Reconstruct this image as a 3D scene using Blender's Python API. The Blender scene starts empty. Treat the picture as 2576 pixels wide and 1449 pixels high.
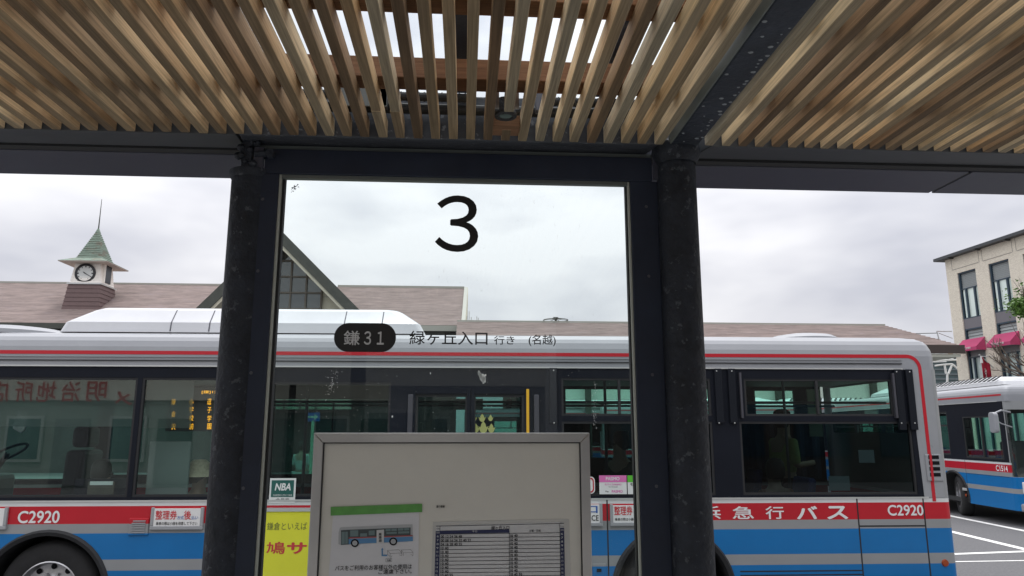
import bpy, bmesh, math, random
from mathutils import Vector, Matrix
random.seed(7)
R = math.radians
scene = bpy.context.scene
col = scene.collection

# ------------------------------------------------------------------ camera, sky, sun, exposure
F, PITCH, YAW, EYE = 1850.0, R(11.0), R(3.65), 1.97
cam = bpy.data.objects.new('camera', bpy.data.cameras.new('camera'))
col.objects.link(cam)
cam.location = (0, 0, EYE)
cam.rotation_euler = (R(90) + PITCH, 0, -YAW)
cam.data.sensor_width = 36
cam.data.lens = 36 * F / 2576
cam.data.clip_start = 0.05
cam.data.clip_end = 3000
scene.camera = cam

SUN_EL, SUN_AZ = R(74), R(200)
world = bpy.data.worlds.new('World'); scene.world = world; world.use_nodes = True
wn = world.node_tree; wn.nodes.clear()
def wnode(t, **k):
    n = wn.nodes.new(t)
    for a, b in k.items(): setattr(n, a, b)
    return n
out = wnode('ShaderNodeOutputWorld'); bg = wnode('ShaderNodeBackground'); bg.inputs[1].default_value = 0.1
sky = wnode('ShaderNodeTexSky', sky_type='NISHITA', sun_disc=False, sun_elevation=SUN_EL, sun_rotation=SUN_AZ)
sky.air_density = 1; sky.dust_density = 3
tc = wnode('ShaderNodeTexCoord'); sep = wnode('ShaderNodeSeparateXYZ')
wn.links.new(tc.outputs['Generated'], sep.inputs[0])
grad = wnode('ShaderNodeMapRange'); grad.inputs[1].default_value = 0.0; grad.inputs[2].default_value = 1.0
grad.inputs[3].default_value = 6.8; grad.inputs[4].default_value = 22.0
pw = wnode('ShaderNodeMath', operation='POWER', use_clamp=True); pw.inputs[1].default_value = 1.7
wn.links.new(sep.outputs[2], pw.inputs[0]); wn.links.new(pw.outputs[0], grad.inputs[0])
mp = wnode('ShaderNodeMapping'); mp.inputs['Scale'].default_value = (1.0, 1.0, 2.6)
wn.links.new(tc.outputs['Generated'], mp.inputs[0])
nz = wnode('ShaderNodeTexNoise'); nz.inputs['Scale'].default_value = 2.6; nz.inputs['Detail'].default_value = 4; nz.inputs['Roughness'].default_value = .5
wn.links.new(mp.outputs[0], nz.inputs[0])
cr = wnode('ShaderNodeValToRGB')
cr.color_ramp.elements[0].position = .33; cr.color_ramp.elements[0].color = (.70, .715, .80, 1)
cr.color_ramp.elements[1].position = .56; cr.color_ramp.elements[1].color = (1.08, 1.08, 1.12, 1)
wn.links.new(nz.outputs[0], cr.inputs[0])
mul = wnode('ShaderNodeVectorMath', operation='SCALE')
wn.links.new(cr.outputs[0], mul.inputs[0]); wn.links.new(grad.outputs[0], mul.inputs[3])
mx = wnode('ShaderNodeMixRGB'); mx.inputs[0].default_value = .97
wn.links.new(sky.outputs[0], mx.inputs[1]); wn.links.new(mul.outputs[0], mx.inputs[2])
wn.links.new(mx.outputs[0], bg.inputs[0]); wn.links.new(bg.outputs[0], out.inputs[0])

sun = bpy.data.lights.new('sun', 'SUN'); sun.energy = 1.5; sun.angle = R(14); sun.color = (1, .97, .93)
so = bpy.data.objects.new('sun', sun); col.objects.link(so)
so.rotation_euler = (R(90) - SUN_EL, 0, R(180) - SUN_AZ + R(180))
vs = scene.view_settings
vs.view_transform = 'Standard'; vs.look = 'None'; vs.gamma = 1; vs.exposure = 0.22; vs.use_curve_mapping = False
scene.cycles.max_bounces = 10; scene.cycles.transparent_max_bounces = 24; scene.cycles.diffuse_bounces = 5
scene.cycles.glossy_bounces = 4

# ------------------------------------------------------------------ measuring helpers (a pixel of a 2576 px wide survey -> a point on a plane of the place)
_f = Vector((math.sin(YAW) * math.cos(PITCH), math.cos(YAW) * math.cos(PITCH), math.sin(PITCH)))
_r = Vector((math.cos(YAW), -math.sin(YAW), 0)); _u = _r.cross(_f)
_c = Vector((0, 0, EYE))
def ray(x, y): return _f + _r * ((x - 1288) / F) - _u * ((y - 724.5) / F)
def atY(x, y, Y): d = ray(x, y); return _c + d * (Y / d.y)
def atZ(x, y, z): d = ray(x, y); return _c + d * ((z - EYE) / d.z)
def onp(x, y, p, n): d = ray(x, y); p = Vector(p); n = Vector(n); return _c + d * ((p - _c).dot(n) / d.dot(n))

# ------------------------------------------------------------------ object helpers
def empty(name, loc, label, cat, group=None, rz=0.0):
    o = bpy.data.objects.new(name, None); col.objects.link(o)
    o.empty_display_size = .2
    o.location = loc; o.rotation_euler = (0, 0, rz)
    o['label'] = label; o['category'] = cat
    if group: o['group'] = group
    return o
def tag(o, label, cat, group=None):
    o['label'] = label; o['category'] = cat
    if group: o['group'] = group
    return o
def world_of(o):
    m = Matrix.Translation(o.location) @ o.rotation_euler.to_matrix().to_4x4()
    if o.parent: m = world_of(o.parent) @ o.matrix_parent_inverse @ m
    return m
class MB:
    def __init__(s): s.v = []; s.f = []; s.m = []
    def add(s, vs, fs, mi=0):
        b = len(s.v); s.v += [tuple(v) for v in vs]
        for f in fs: s.f.append(tuple(i + b for i in f)); s.m.append(mi)
        return s
    def box(s, x0, x1, y0, y1, z0, z1, mi=0):
        if x0 > x1: x0, x1 = x1, x0
        if y0 > y1: y0, y1 = y1, y0
        if z0 > z1: z0, z1 = z1, z0
        return s.add([(x0,y0,z0),(x1,y0,z0),(x1,y1,z0),(x0,y1,z0),(x0,y0,z1),(x1,y0,z1),(x1,y1,z1),(x0,y1,z1)],
              [(0,3,2,1),(4,5,6,7),(0,1,5,4),(1,2,6,5),(2,3,7,6),(3,0,4,7)], mi)
    def quad(s, a, b, c, d, mi=0): return s.add([a, b, c, d], [(0,1,2,3)], mi)
    def prism(s, pts, d, mi=0):
        n = len(pts); d = Vector(d); p = [Vector(q) for q in pts]
        vs = p + [q + d for q in p]
        fs = [tuple(range(n))[::-1], tuple(range(n, 2 * n))] + [(i, (i + 1) % n, n + (i + 1) % n, n + i) for i in range(n)]
        return s.add(vs, fs, mi)
    def tube(s, a, b, r0, r1=None, n=12, mi=0, cap=True):
        r1 = r0 if r1 is None else r1
        a = Vector(a); b = Vector(b); d = (b - a).normalized()
        t = Vector((0, 0, 1)) if abs(d.z) < .9 else Vector((1, 0, 0))
        x = d.cross(t).normalized(); y = d.cross(x)
        vs = [a + (x * math.cos(k * 2 * math.pi / n) + y * math.sin(k * 2 * math.pi / n)) * r0 for k in range(n)]
        vs += [b + (x * math.cos(k * 2 * math.pi / n) + y * math.sin(k * 2 * math.pi / n)) * r1 for k in range(n)]
        fs = [(i, (i + 1) % n, n + (i + 1) % n, n + i) for i in range(n)]
        if cap: fs += [tuple(range(n))[::-1], tuple(range(n, 2 * n))]
        return s.add(vs, fs, mi)
    def path(s, pts, r, n=8, mi=0):
        for a, b in zip(pts[:-1], pts[1:]): s.tube(a, b, r, r, n, mi)
        return s
    def lathe(s, prof, c, axis='y', n=32, mi=0, sx=1.0):
        c = Vector(c); vs = []; m = len(prof)
        for k in range(n):
            a = 2 * math.pi * k / n
            for r, h in prof:
                if axis == 'y': vs.append(c + Vector((r * math.cos(a), h, r * math.sin(a))))
                else: vs.append(c + Vector((r * math.cos(a) * sx, r * math.sin(a), h)))
        fs = []
        for k in range(n):
            for j in range(m - 1):
                a = k * m + j; b = ((k + 1) % n) * m + j
                fs.append((a, b, b + 1, a + 1))
        return s.add(vs, fs, mi)
    def build(s, name, mats, parent=None, smooth=False, bevel=0, local=True):
        me = bpy.data.meshes.new(name)
        me.from_pydata([tuple(v) for v in s.v], [], s.f)
        if not isinstance(mats, (list, tuple)): mats = [mats]
        for m in mats: me.materials.append(m)
        me.polygons.foreach_set('material_index', s.m)
        bm = bmesh.new(); bm.from_mesh(me); bmesh.ops.recalc_face_normals(bm, faces=bm.faces); bm.to_mesh(me); bm.free()
        if smooth:
            me.polygons.foreach_set('use_smooth', [True] * len(me.polygons))
            try: me.set_sharp_from_angle(angle=R(38))
            except Exception: pass
        o = bpy.data.objects.new(name, me); col.objects.link(o)
        if parent is not None:
            o.parent = parent
            if not local: o.matrix_parent_inverse = world_of(parent).inverted()
        if bevel:
            b = o.modifiers.new('bevel', 'BEVEL'); b.width = bevel; b.segments = 2; b.limit_method = 'ANGLE'; b.angle_limit = R(40)
        return o
def struct(o): o['kind'] = 'structure'; return o

def text_mesh(body, off=0.0, shear=0.0):
    cu = bpy.data.curves.new('t', 'FONT'); cu.body = body; cu.size = 1; cu.resolution_u = 5; cu.offset = 0; cu.shear = shear
    o = bpy.data.objects.new('t', cu); col.objects.link(o)
    dg = bpy.context.evaluated_depsgraph_get()
    me = bpy.data.meshes.new_from_object(o.evaluated_get(dg))
    bpy.data.objects.remove(o); bpy.data.curves.remove(cu)
    return me
def text(body, a0, a1, b0, b1, fn, m, parent, name='lettering', off=0.0, shear=0.0, local=True, keep=False, thick=0.0):
    """letters fitted into the box a0..a1 x b0..b1, fn(a,b) maps to space"""
    me = text_mesh(body, off, shear); vs = me.vertices
    if not len(vs): return None
    xs = [v.co.x for v in vs]; ys = [v.co.y for v in vs]
    x0, x1, y0, y1 = min(xs), max(xs), min(ys), max(ys)
    sx = (a1 - a0) / max(x1 - x0, 1e-6); sy = (b1 - b0) / max(y1 - y0, 1e-6)
    if keep: sx = math.copysign(min(abs(sx), abs(sy)), sx); sy = abs(sx)
    if off > .004:                       # bolder strokes: shifted copies a hair apart in depth
        vv = [tuple(v.co) for v in vs]; ff = [tuple(p.vertices) for p in me.polygons]; nv_ = len(vv); d_ = min(off, .013 if 0x4e00 < ord(body[0]) < 0xa000 else .03)
        av, af, dep = [], [], []
        for i, (ox, oy) in enumerate(((-d_, 0), (d_, 0), (0, d_), (0, -d_))):
            av += [(x + ox, y + oy, 0) for x, y, z in vv]; dep += [i * .00012] * nv_; af += [tuple(q + i * nv_ for q in f) for f in ff]
        me = bpy.data.meshes.new(name); me.from_pydata(av, [], af); vs = me.vertices
        nn = (Vector(fn(1, 0)) - Vector(fn(0, 0))).cross(Vector(fn(0, 1)) - Vector(fn(0, 0))).normalized()
        for v, q in zip(vs, dep): v.co = Vector(fn(a0 + (v.co.x - x0) * sx, b0 + (v.co.y - y0) * sy)) + nn * q
    else:
        for v in vs: v.co = fn(a0 + (v.co.x - x0) * sx, b0 + (v.co.y - y0) * sy)
    me.materials.clear(); me.materials.append(m)
    me.name = name
    o = bpy.data.objects.new(name, me); col.objects.link(o)
    o.parent = parent
    if not local: o.matrix_parent_inverse = world_of(parent).inverted()
    if thick:
        s = o.modifiers.new('thickness', 'SOLIDIFY'); s.thickness = thick; s.offset = 0
    return o

# ------------------------------------------------------------------ materials
MATS = {}
def mat(name, c, rough=.6, metal=0.0, var=0.0, vs_=8.0, bump=0.0, bs=60.0, coat=0.0, spec=.5, stretch=(1, 1, 1), spots=None, emit=None):
    m = bpy.data.materials.new(name); m.use_nodes = True; nt = m.node_tree; N = nt.nodes; L = nt.links
    p = N['Principled BSDF']; p.inputs['Base Color'].default_value = (*c, 1); p.inputs['Roughness'].default_value = rough
    p.inputs['Metallic'].default_value = metal; p.inputs['Coat Weight'].default_value = coat; p.inputs['Coat Roughness'].default_value = .08
    p.inputs['Specular IOR Level'].default_value = spec
    if emit: p.inputs['Emission Color'].default_value = (*c, 1); p.inputs['Emission Strength'].default_value = emit
    if var or bump or spots:
        t = N.new('ShaderNodeTexCoord'); mpn = N.new('ShaderNodeMapping'); mpn.inputs['Scale'].default_value = stretch
        L.new(t.outputs['Object'], mpn.inputs[0])
    last = None
    if var:
        n = N.new('ShaderNodeTexNoise'); n.inputs['Scale'].default_value = vs_; n.inputs['Detail'].default_value = 6; n.inputs['Roughness'].default_value = .65
        L.new(mpn.outputs[0], n.inputs[0])
        r = N.new('ShaderNodeMapRange'); r.inputs[1].default_value = .3; r.inputs[2].default_value = .7
        r.inputs[3].default_value = 1 - var; r.inputs[4].default_value = 1 + var
        L.new(n.outputs[0], r.inputs[0])
        v = N.new('ShaderNodeVectorMath'); v.operation = 'SCALE'; v.inputs[0].default_value = c
        L.new(r.outputs[0], v.inputs[3]); L.new(v.outputs[0], p.inputs['Base Color']); last = v.outputs[0]
        rr = N.new('ShaderNodeMapRange'); rr.inputs[3].default_value = max(0, rough - .1); rr.inputs[4].default_value = min(1, rough + .12)
        L.new(n.outputs[0], rr.inputs[0]); L.new(rr.outputs[0], p.inputs['Roughness'])
    if spots:
        sc, th, sc_col = spots
        n2 = N.new('ShaderNodeTexNoise'); n2.inputs['Scale'].default_value = sc; n2.inputs['Detail'].default_value = 8; n2.inputs['Roughness'].default_value = .7
        L.new(mpn.outputs[0], n2.inputs[0])
        r2 = N.new('ShaderNodeMapRange'); r2.inputs[1].default_value = th; r2.inputs[2].default_value = th + .04; L.new(n2.outputs[0], r2.inputs[0])
        mm = N.new('ShaderNodeMixRGB'); L.new(r2.outputs[0], mm.inputs[0])
        if last: L.new(last, mm.inputs[1])
        else: mm.inputs[1].default_value = (*c, 1)
        mm.inputs[2].default_value = (*sc_col, 1); L.new(mm.outputs[0], p.inputs['Base Color'])
    if bump:
        n3 = N.new('ShaderNodeTexNoise'); n3.inputs['Scale'].default_value = bs; n3.inputs['Detail'].default_value = 5
        L.new(mpn.outputs[0], n3.inputs[0])
        b = N.new('ShaderNodeBump'); b.inputs['Strength'].default_value = bump; b.inputs['Distance'].default_value = .01
        L.new(n3.outputs[0], b.inputs['Height']); L.new(b.outputs[0], p.inputs['Normal'])
    MATS[name] = m
    return m
def glass(name, tint, ior=1.6, dirt=0.0, rough=0.0, milk=0.0, dirt_scale=30.0, milkcol=(.5, .55, .55), streak=False):
    m = bpy.data.materials.new(name); m.use_nodes = True; nt = m.node_tree; N = nt.nodes; L = nt.links; N.clear()
    o = N.new('ShaderNodeOutputMaterial'); tr = N.new('ShaderNodeBsdfTransparent'); tr.inputs[0].default_value = (*tint, 1)
    gl = N.new('ShaderNodeBsdfGlossy'); gl.inputs['Roughness'].default_value = rough; gl.inputs[0].default_value = (.95, 1, .98, 1)
    fr = N.new('ShaderNodeFresnel'); geo = N.new('ShaderNodeNewGeometry'); im = N.new('ShaderNodeMapRange')
    im.inputs[3].default_value = ior; im.inputs[4].default_value = 1 / ior; L.new(geo.outputs['Backfacing'], im.inputs[0]); L.new(im.outputs[0], fr.inputs[0])
    a = N.new('ShaderNodeMixShader'); L.new(fr.outputs[0], a.inputs[0]); L.new(tr.outputs[0], a.inputs[1]); L.new(gl.outputs[0], a.inputs[2])
    cur = a.outputs[0]
    if dirt or milk:
        d1_ = N.new('ShaderNodeBsdfDiffuse'); d1_.inputs[0].default_value = (*milkcol, 1)
        d2_ = N.new('ShaderNodeBsdfTranslucent'); d2_.inputs[0].default_value = (*milkcol, 1); df = N.new('ShaderNodeMixShader'); L.new(d1_.outputs[0], df.inputs[1]); L.new(d2_.outputs[0], df.inputs[2])
        b = N.new('ShaderNodeMixShader'); L.new(cur, b.inputs[1]); L.new(df.outputs[0], b.inputs[2])
        if dirt:
            t = N.new('ShaderNodeTexCoord'); mpn = N.new('ShaderNodeMapping'); L.new(t.outputs['Object'], mpn.inputs[0])
            if streak: mpn.inputs['Scale'].default_value = (1, 1, .35)
            n = N.new('ShaderNodeTexNoise'); n.inputs['Scale'].default_value = dirt_scale; n.inputs['Detail'].default_value = 10; n.inputs['Roughness'].default_value = .8
            L.new(mpn.outputs[0], n.inputs[0])
            n2 = N.new('ShaderNodeTexNoise'); n2.inputs['Scale'].default_value = 2.2; n2.inputs['Detail'].default_value = 3; L.new(t.outputs['Object'], n2.inputs[0])
            r = N.new('ShaderNodeMapRange'); r.inputs[1].default_value = .60; r.inputs[2].default_value = .74; L.new(n.outputs[0], r.inputs[0])
            r2 = N.new('ShaderNodeMapRange'); r2.inputs[1].default_value = .45; r2.inputs[2].default_value = .68; L.new(n2.outputs[0], r2.inputs[0])
            mu = N.new('ShaderNodeMath'); mu.operation = 'MULTIPLY'; L.new(r.outputs[0], mu.inputs[0]); L.new(r2.outputs[0], mu.inputs[1])
            ma = N.new('ShaderNodeMath'); ma.operation = 'MULTIPLY_ADD'; ma.inputs[1].default_value = dirt; ma.inputs[2].default_value = milk; ma.use_clamp = True
            L.new(mu.outputs[0], ma.inputs[0]); L.new(ma.outputs[0], b.inputs[0])
        else: b.inputs[0].default_value = milk
        cur = b.outputs[0]
    L.new(cur, o.inputs[0]); return m
def wood_mat(name, dark, light, grey, axis='y', faces=True):
    m = bpy.data.materials.new(name); m.use_nodes = True; nt = m.node_tree; N = nt.nodes; L = nt.links
    p = N['Principled BSDF']; p.inputs['Roughness'].default_value = .75; p.inputs['Specular IOR Level'].default_value = .25
    t = N.new('ShaderNodeTexCoord'); oi = N.new('ShaderNodeObjectInfo')
    sh = N.new('ShaderNodeVectorMath'); sh.operation = 'SCALE'; sh.inputs[0].default_value = (37, 91, 53); L.new(oi.outputs['Random'], sh.inputs[3])
    ad = N.new('ShaderNodeVectorMath'); L.new(t.outputs['Object'], ad.inputs[0]); L.new(sh.outputs[0], ad.inputs[1])
    def noise(scale, stretch, det=6, dist=0.0):
        if axis == 'x': stretch = (stretch[1], stretch[0], stretch[2])
        mpn = N.new('ShaderNodeMapping'); mpn.inputs['Scale'].default_value = stretch; L.new(ad.outputs[0], mpn.inputs[0])
        n = N.new('ShaderNodeTexNoise'); n.inputs['Scale'].default_value = scale; n.inputs['Detail'].default_value = det; n.inputs['Distortion'].default_value = dist
        L.new(mpn.outputs[0], n.inputs[0]); return n.outputs[0]
    g1 = noise(120, (1, .028, 1), 4, .8); g2 = noise(5, (1, .3, 1), 5, .5); g3 = noise(260, (1, .02, 1), 2)
    base = N.new('ShaderNodeValToRGB'); e = base.color_ramp.elements
    e[0].position = 0; e[0].color = (*dark, 1); e[1].position = 1; e[1].color = (*grey, 1)
    a = base.color_ramp.elements.new(.30); a.color = tuple(dark[i] * .45 + light[i] * .55 for i in range(3)) + (1,)
    a = base.color_ramp.elements.new(.68); a.color = (*light, 1)
    L.new(oi.outputs['Random'], base.inputs[0])
    r1 = N.new('ShaderNodeMapRange'); r1.inputs[1].default_value = .36; r1.inputs[2].default_value = .62; r1.inputs[3].default_value = .74; r1.inputs[4].default_value = 1.08; L.new(g1, r1.inputs[0])
    r2 = N.new('ShaderNodeMapRange'); r2.inputs[1].default_value = .3; r2.inputs[2].default_value = .7; r2.inputs[3].default_value = .86; r2.inputs[4].default_value = 1.10; L.new(g2, r2.inputs[0])
    mu = N.new('ShaderNodeMath'); mu.operation = 'MULTIPLY'; L.new(r1.outputs[0], mu.inputs[0]); L.new(r2.outputs[0], mu.inputs[1])
    v = N.new('ShaderNodeVectorMath'); v.operation = 'SCALE'; L.new(base.outputs[0], v.inputs[0]); L.new(mu.outputs[0], v.inputs[3])
    # orange tint patches in the sapwood
    g4 = noise(2.3, (1, .5, 1), 3); r4 = N.new('ShaderNodeMapRange'); r4.inputs[1].default_value = .5; r4.inputs[2].default_value = .72; r4.inputs[4].default_value = .45; L.new(g4, r4.inputs[0])
    mm = N.new('ShaderNodeMixRGB'); mm.blend_type = 'MULTIPLY'; L.new(r4.outputs[0], mm.inputs[0]); L.new(v.outputs[0], mm.inputs[1]); mm.inputs[2].default_value = (1.0, .74, .5, 1)
    # painted light: flanks lightened, undersides darkened in the colour by face direction
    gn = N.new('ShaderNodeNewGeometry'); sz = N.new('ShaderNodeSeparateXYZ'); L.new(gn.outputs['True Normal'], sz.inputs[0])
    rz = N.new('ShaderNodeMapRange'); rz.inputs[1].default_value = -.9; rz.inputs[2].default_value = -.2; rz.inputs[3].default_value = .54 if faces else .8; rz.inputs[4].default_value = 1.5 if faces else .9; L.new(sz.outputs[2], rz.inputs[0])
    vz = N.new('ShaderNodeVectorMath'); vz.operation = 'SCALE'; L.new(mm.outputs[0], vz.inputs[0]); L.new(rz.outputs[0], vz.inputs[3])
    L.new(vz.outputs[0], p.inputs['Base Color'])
    b = N.new('ShaderNodeBump'); b.inputs['Strength'].default_value = .35; b.inputs['Distance'].default_value = .004; L.new(g3, b.inputs['Height']); L.new(b.outputs[0], p.inputs['Normal'])
    return m
def livery(name, bands, top, rough=.28):
    """painted bands by height; bands = [(z, colour) from below up]"""
    m = bpy.data.materials.new(name); m.use_nodes = True; nt = m.node_tree; N = nt.nodes; L = nt.links
    p = N['Principled BSDF']; p.inputs['Roughness'].default_value = rough; p.inputs['Coat Weight'].default_value = .12; p.inputs['Specular IOR Level'].default_value = .3
    t = N.new('ShaderNodeTexCoord'); s = N.new('ShaderNodeSeparateXYZ'); L.new(t.outputs['Object'], s.inputs[0])
    d = N.new('ShaderNodeMath'); d.operation = 'DIVIDE'; d.inputs[1].default_value = top; L.new(s.outputs[2], d.inputs[0])
    cr_ = N.new('ShaderNodeValToRGB'); cr_.color_ramp.interpolation = 'CONSTANT'
    e = cr_.color_ramp.elements
    for i, (z, c) in enumerate(bands):
        k = e[i] if i < 2 else e.new(z / top)
        k.position = z / top; k.color = (*c, 1)
    L.new(d.outputs[0], cr_.inputs[0])
    n = N.new('ShaderNodeTexNoise'); n.inputs['Scale'].default_value = 3; n.inputs['Detail'].default_value = 6; L.new(t.outputs['Object'], n.inputs[0])
    r = N.new('ShaderNodeMapRange'); r.inputs[3].default_value = .86; r.inputs[4].default_value = 1.08; L.new(n.outputs[0], r.inputs[0])
    v = N.new('ShaderNodeVectorMath'); v.operation = 'SCALE'; L.new(cr_.outputs[0], v.inputs[0]); L.new(r.outputs[0], v.inputs[3]); L.new(v.outputs[0], p.inputs['Base Color'])
    b = N.new('ShaderNodeBump'); b.inputs['Strength'].default_value = .06; b.inputs['Distance'].default_value = .02
    n4 = N.new('ShaderNodeTexNoise'); n4.inputs['Scale'].default_value = 1.6; L.new(t.outputs['Object'], n4.inputs[0]); L.new(n4.outputs[0], b.inputs['Height']); L.new(b.outputs[0], p.inputs['Normal'])
    return m

RED, BLUE, GREY = (.46, .010, .022), (.002, .145, .40), (.27, .28, .285)
STEEL = mat('blackened steel paint', (.018, .022, .031), .62, 0, .5, 9, 1.0, 34, spots=(22, .59, (.065, .072, .085)), spec=.3)
STEEL2 = mat('charcoal frame paint', (.016, .022, .040), .5, 0, .15, 5, .08, 80, spec=.3)
RAIL = mat('weathered charcoal beam', (.045, .05, .062), .5, 0, .3, 5, .35, 30, spots=(34, .60, (.16, .17, .19)), stretch=(1, 3, 1))
BEAM = mat('charcoal beam', (.040, .044, .050), .5, 0, .25, 4, .12, 20, stretch=(.4, 1, 1))
FASCIA = mat('slate gutter paint', (.040, .042, .062), .45, 0, .12, 3)
ALU = mat('brushed steel trim', (.46, .45, .44), .30, .9, .10, 2)
ALUP = mat('pale aluminium', (.55, .56, .55), .4, .5)
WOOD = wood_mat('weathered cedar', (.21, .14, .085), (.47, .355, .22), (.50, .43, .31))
WOODD = wood_mat('brown cedar batten', (.17, .085, .05), (.27, .15, .085), (.24, .14, .09), 'x', False)
WHITE = mat('white print', (.75, .75, .74), .5)
INK = mat('black print', (.008, .008, .010), .6, spec=.1)
PANE = glass('shelter glass', (.90, .955, .945), 1.35, dirt=.6, dirt_scale=90, milk=.002, milkcol=(.6, .65, .65), streak=True)
ROOFGL = glass('canopy glass', (.93, .97, .96), 1.45, dirt=.4, dirt_scale=45, milk=.012, milkcol=(.7, .7, .66))
BUSGL = glass('bus window glass', (.66, .79, .76), 1.85, milk=.003)
BUSGLD = glass('dark tinted bus glass', (.20, .27, .28), 1.5, milk=.002)
REARGL = glass('rear window glass', (.66, .98, .86), 1.4)
FARGL = glass('green tinted glass', (.50, .90, .76), 1.45)
DARKP = mat('black window surround', (.009, .011, .017), .5, 0, .1, 2, spec=.12)
RUB = mat('black rubber', (.016, .017, .019), .75, 0, .2, 20)
TYRE = mat('tyre rubber', (.020, .020, .021), .85, 0, .3, 12, .3, 40)
CHROME = mat('wheel rim metal', (.48, .48, .49), .33, .9, .25, 7)
BUSGREY = mat('silver grey body paint', (.29, .30, .315), .3, 0, .06, 2, coat=.4)
BUSWHITE = mat('pale roof paint', (.27, .28, .30), .32, 0, .05, 2, coat=.3)
PODW = mat('white pod paint', (.52, .53, .55), .35, 0, .05, 2, coat=.3)
STRIPE = mat('red stripe film', RED, .35)
INTER = mat('bus interior lining', (.12, .125, .12), .7, 0, .1, 3)
INTDK = mat('dark bus interior', (.03, .032, .034), .7)
YELP = mat('yellow handrail', (.75, .42, .02), .4)
BLUEF = mat('blue seat fabric', (.03, .05, .16), .9, 0, .5, 60)

# ------------------------------------------------------------------ ground, road, pavement
def noisy_ground(name, c, s1, s2, amt):
    m = mat(name, c, .9, 0, amt, s1, .5, s2, spec=.2); return m
ASPH = mat('asphalt', (.125, .125, .13), .9, 0, .22, 26, .7, 90, spec=.25, spots=(60, .60, (.20, .20, .20)))
PAVE = mat('granite paving', (.30, .29, .27), .8, 0, .15, 2.5, .2, 40)
KERB = mat('kerb concrete', (.38, .37, .35), .85, 0, .15, 6, .3, 40)
LINEP = mat('white road paint', (.72, .72, .70), .7, 0, .12, 9, .2, 60, spots=(14, .64, (.25, .25, .25)))
struct(MB().box(-900, 900, -700, 1200, -.5, 0).build('road', ASPH))
pv = struct(MB().box(-40, 40, -4.2, 4.78, 0, .15).build('pavement', PAVE))
kb = MB()
for i in range(-30, 30): kb.box(i * 1.2 + .004, i * 1.2 + 1.196, 4.784, 4.96, 0, .152)
struct(kb.build('kerb', KERB, bevel=.01))
def road_line(p, q, w, nm='road_marking'):
    a = atZ(*p, .004); b = atZ(*q, .004); a.z = b.z = .004
    d = (b - a).normalized(); n = Vector((-d.y, d.x, 0)) * w * .5
    a = a - d * 3; b = b + d * 3
    return struct(MB().quad(a - n, b - n, b + n, a + n).build(nm, LINEP))
road_line((2407.4, 1301), (2576, 1335), .15)
road_line((2409, 1341), (2576, 1381), .16)
road_line((2414, 1393), (2576, 1387), .13)
road_line((2416, 1412.5), (2576, 1410), .06)

# ------------------------------------------------------------------ station building
TILE = mat('brown slate roofing', (.235, .187, .172), .75, 0, .30, 3.2, .5, 30, stretch=(.35, 1, 2.2), spots=(2.6, .60, (.25, .205, .205)), spec=.25)
TRIM = mat('grey verge trim', (.34, .34, .30), .6)
BARGE = mat('dark olive barge board', (.055, .060, .050), .6, 0, .2, 4)
CREAM = mat('cream wall panel', (.56, .53, .42), .8, 0, .08, 3)
MUL = mat('bronze mullion', (.10, .085, .065), .5)
GPANE = glass('gable glass', (.20, .24, .27), 2.0, milk=.22, milkcol=(.36, .37, .40))
DKWALL = mat('dark station wall', (.035, .034, .033), .7, 0, .3, 1.5)
WHITEW = mat('white soffit', (.66, .68, .60), .7, 0, .05, 2)
st = empty('station_building', (-8, 37, 0), 'brown roofed station building with a tall glazed gable behind the buses', 'station')
YE, YR = 37.0, 42.5
def P(x, y, Y): return atY(x, y, Y)
def roof_slab(a, b, c, d, name, m, t=.14):
    """a,b ridge ends; c,d eave ends (same order)"""
    n = (b - a).cross(c - a).normalized() * t
    if n.z > 0: n = -n
    return MB().prism([a, b, d, c], n).build(name, m, st, local=False)
# main roof left (ridge runs on behind the tower)
zr = P(280, 714.5, YR).z; ze = P(60, 815, YE).z
xl, xm = P(-500, 714, YR).x, P(640, 716, YR).x
def roof_with_courses(xa, xb, z0, y0, z1, y1, name='roof', xa1=None, xb1=None):
    """slate courses as thin overlapping steps between the eave (y0,z0) and the ridge (y1,z1)"""
    xa1 = xa if xa1 is None else xa1; xb1 = xb if xb1 is None else xb1
    mb = MB(); n = 34
    for i in range(n):
        t0, t1 = i / n, (i + 1) / n
        ya, yb = y0 + (y1 - y0) * t0, y0 + (y1 - y0) * t1
        za, zb = z0 + (z1 - z0) * t0, z0 + (z1 - z0) * t1
        l0, r0 = xa + (xa1 - xa) * t0, xb + (xb1 - xb) * t0
        l1, r1 = xa + (xa1 - xa) * t1, xb + (xb1 - xb) * t1
        mb.add([(l0, ya, za - .12), (r0, ya, za - .12), (r0, ya, za + .02), (l0, ya, za + .02), (l1, yb, zb - .12), (r1, yb, zb - .12), (r1, yb, zb), (l1, yb, zb)],
               [(0,1,2,3), (3,2,6,7), (0,4,5,1), (4,7,6,5), (0,3,7,4), (1,5,6,2)])
    return mb.build(name, TILE, st, local=False)
roof_with_courses(xl, xm, ze, YE, zr, YR)
MB().box(xl, xm, YE - .10, YE + .05, ze - .22, ze + .05).build('gutter', BARGE, st, local=False)
MB().box(xl, xm, YR - .06, YR + .2, zr - .02, zr + .08).build('ridge_cap', TRIM, st, local=False)
MB().box(xl, xm, YE + .5, YE + .9, 0, ze - .12).build('wall', DKWALL, st, local=False)
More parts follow.
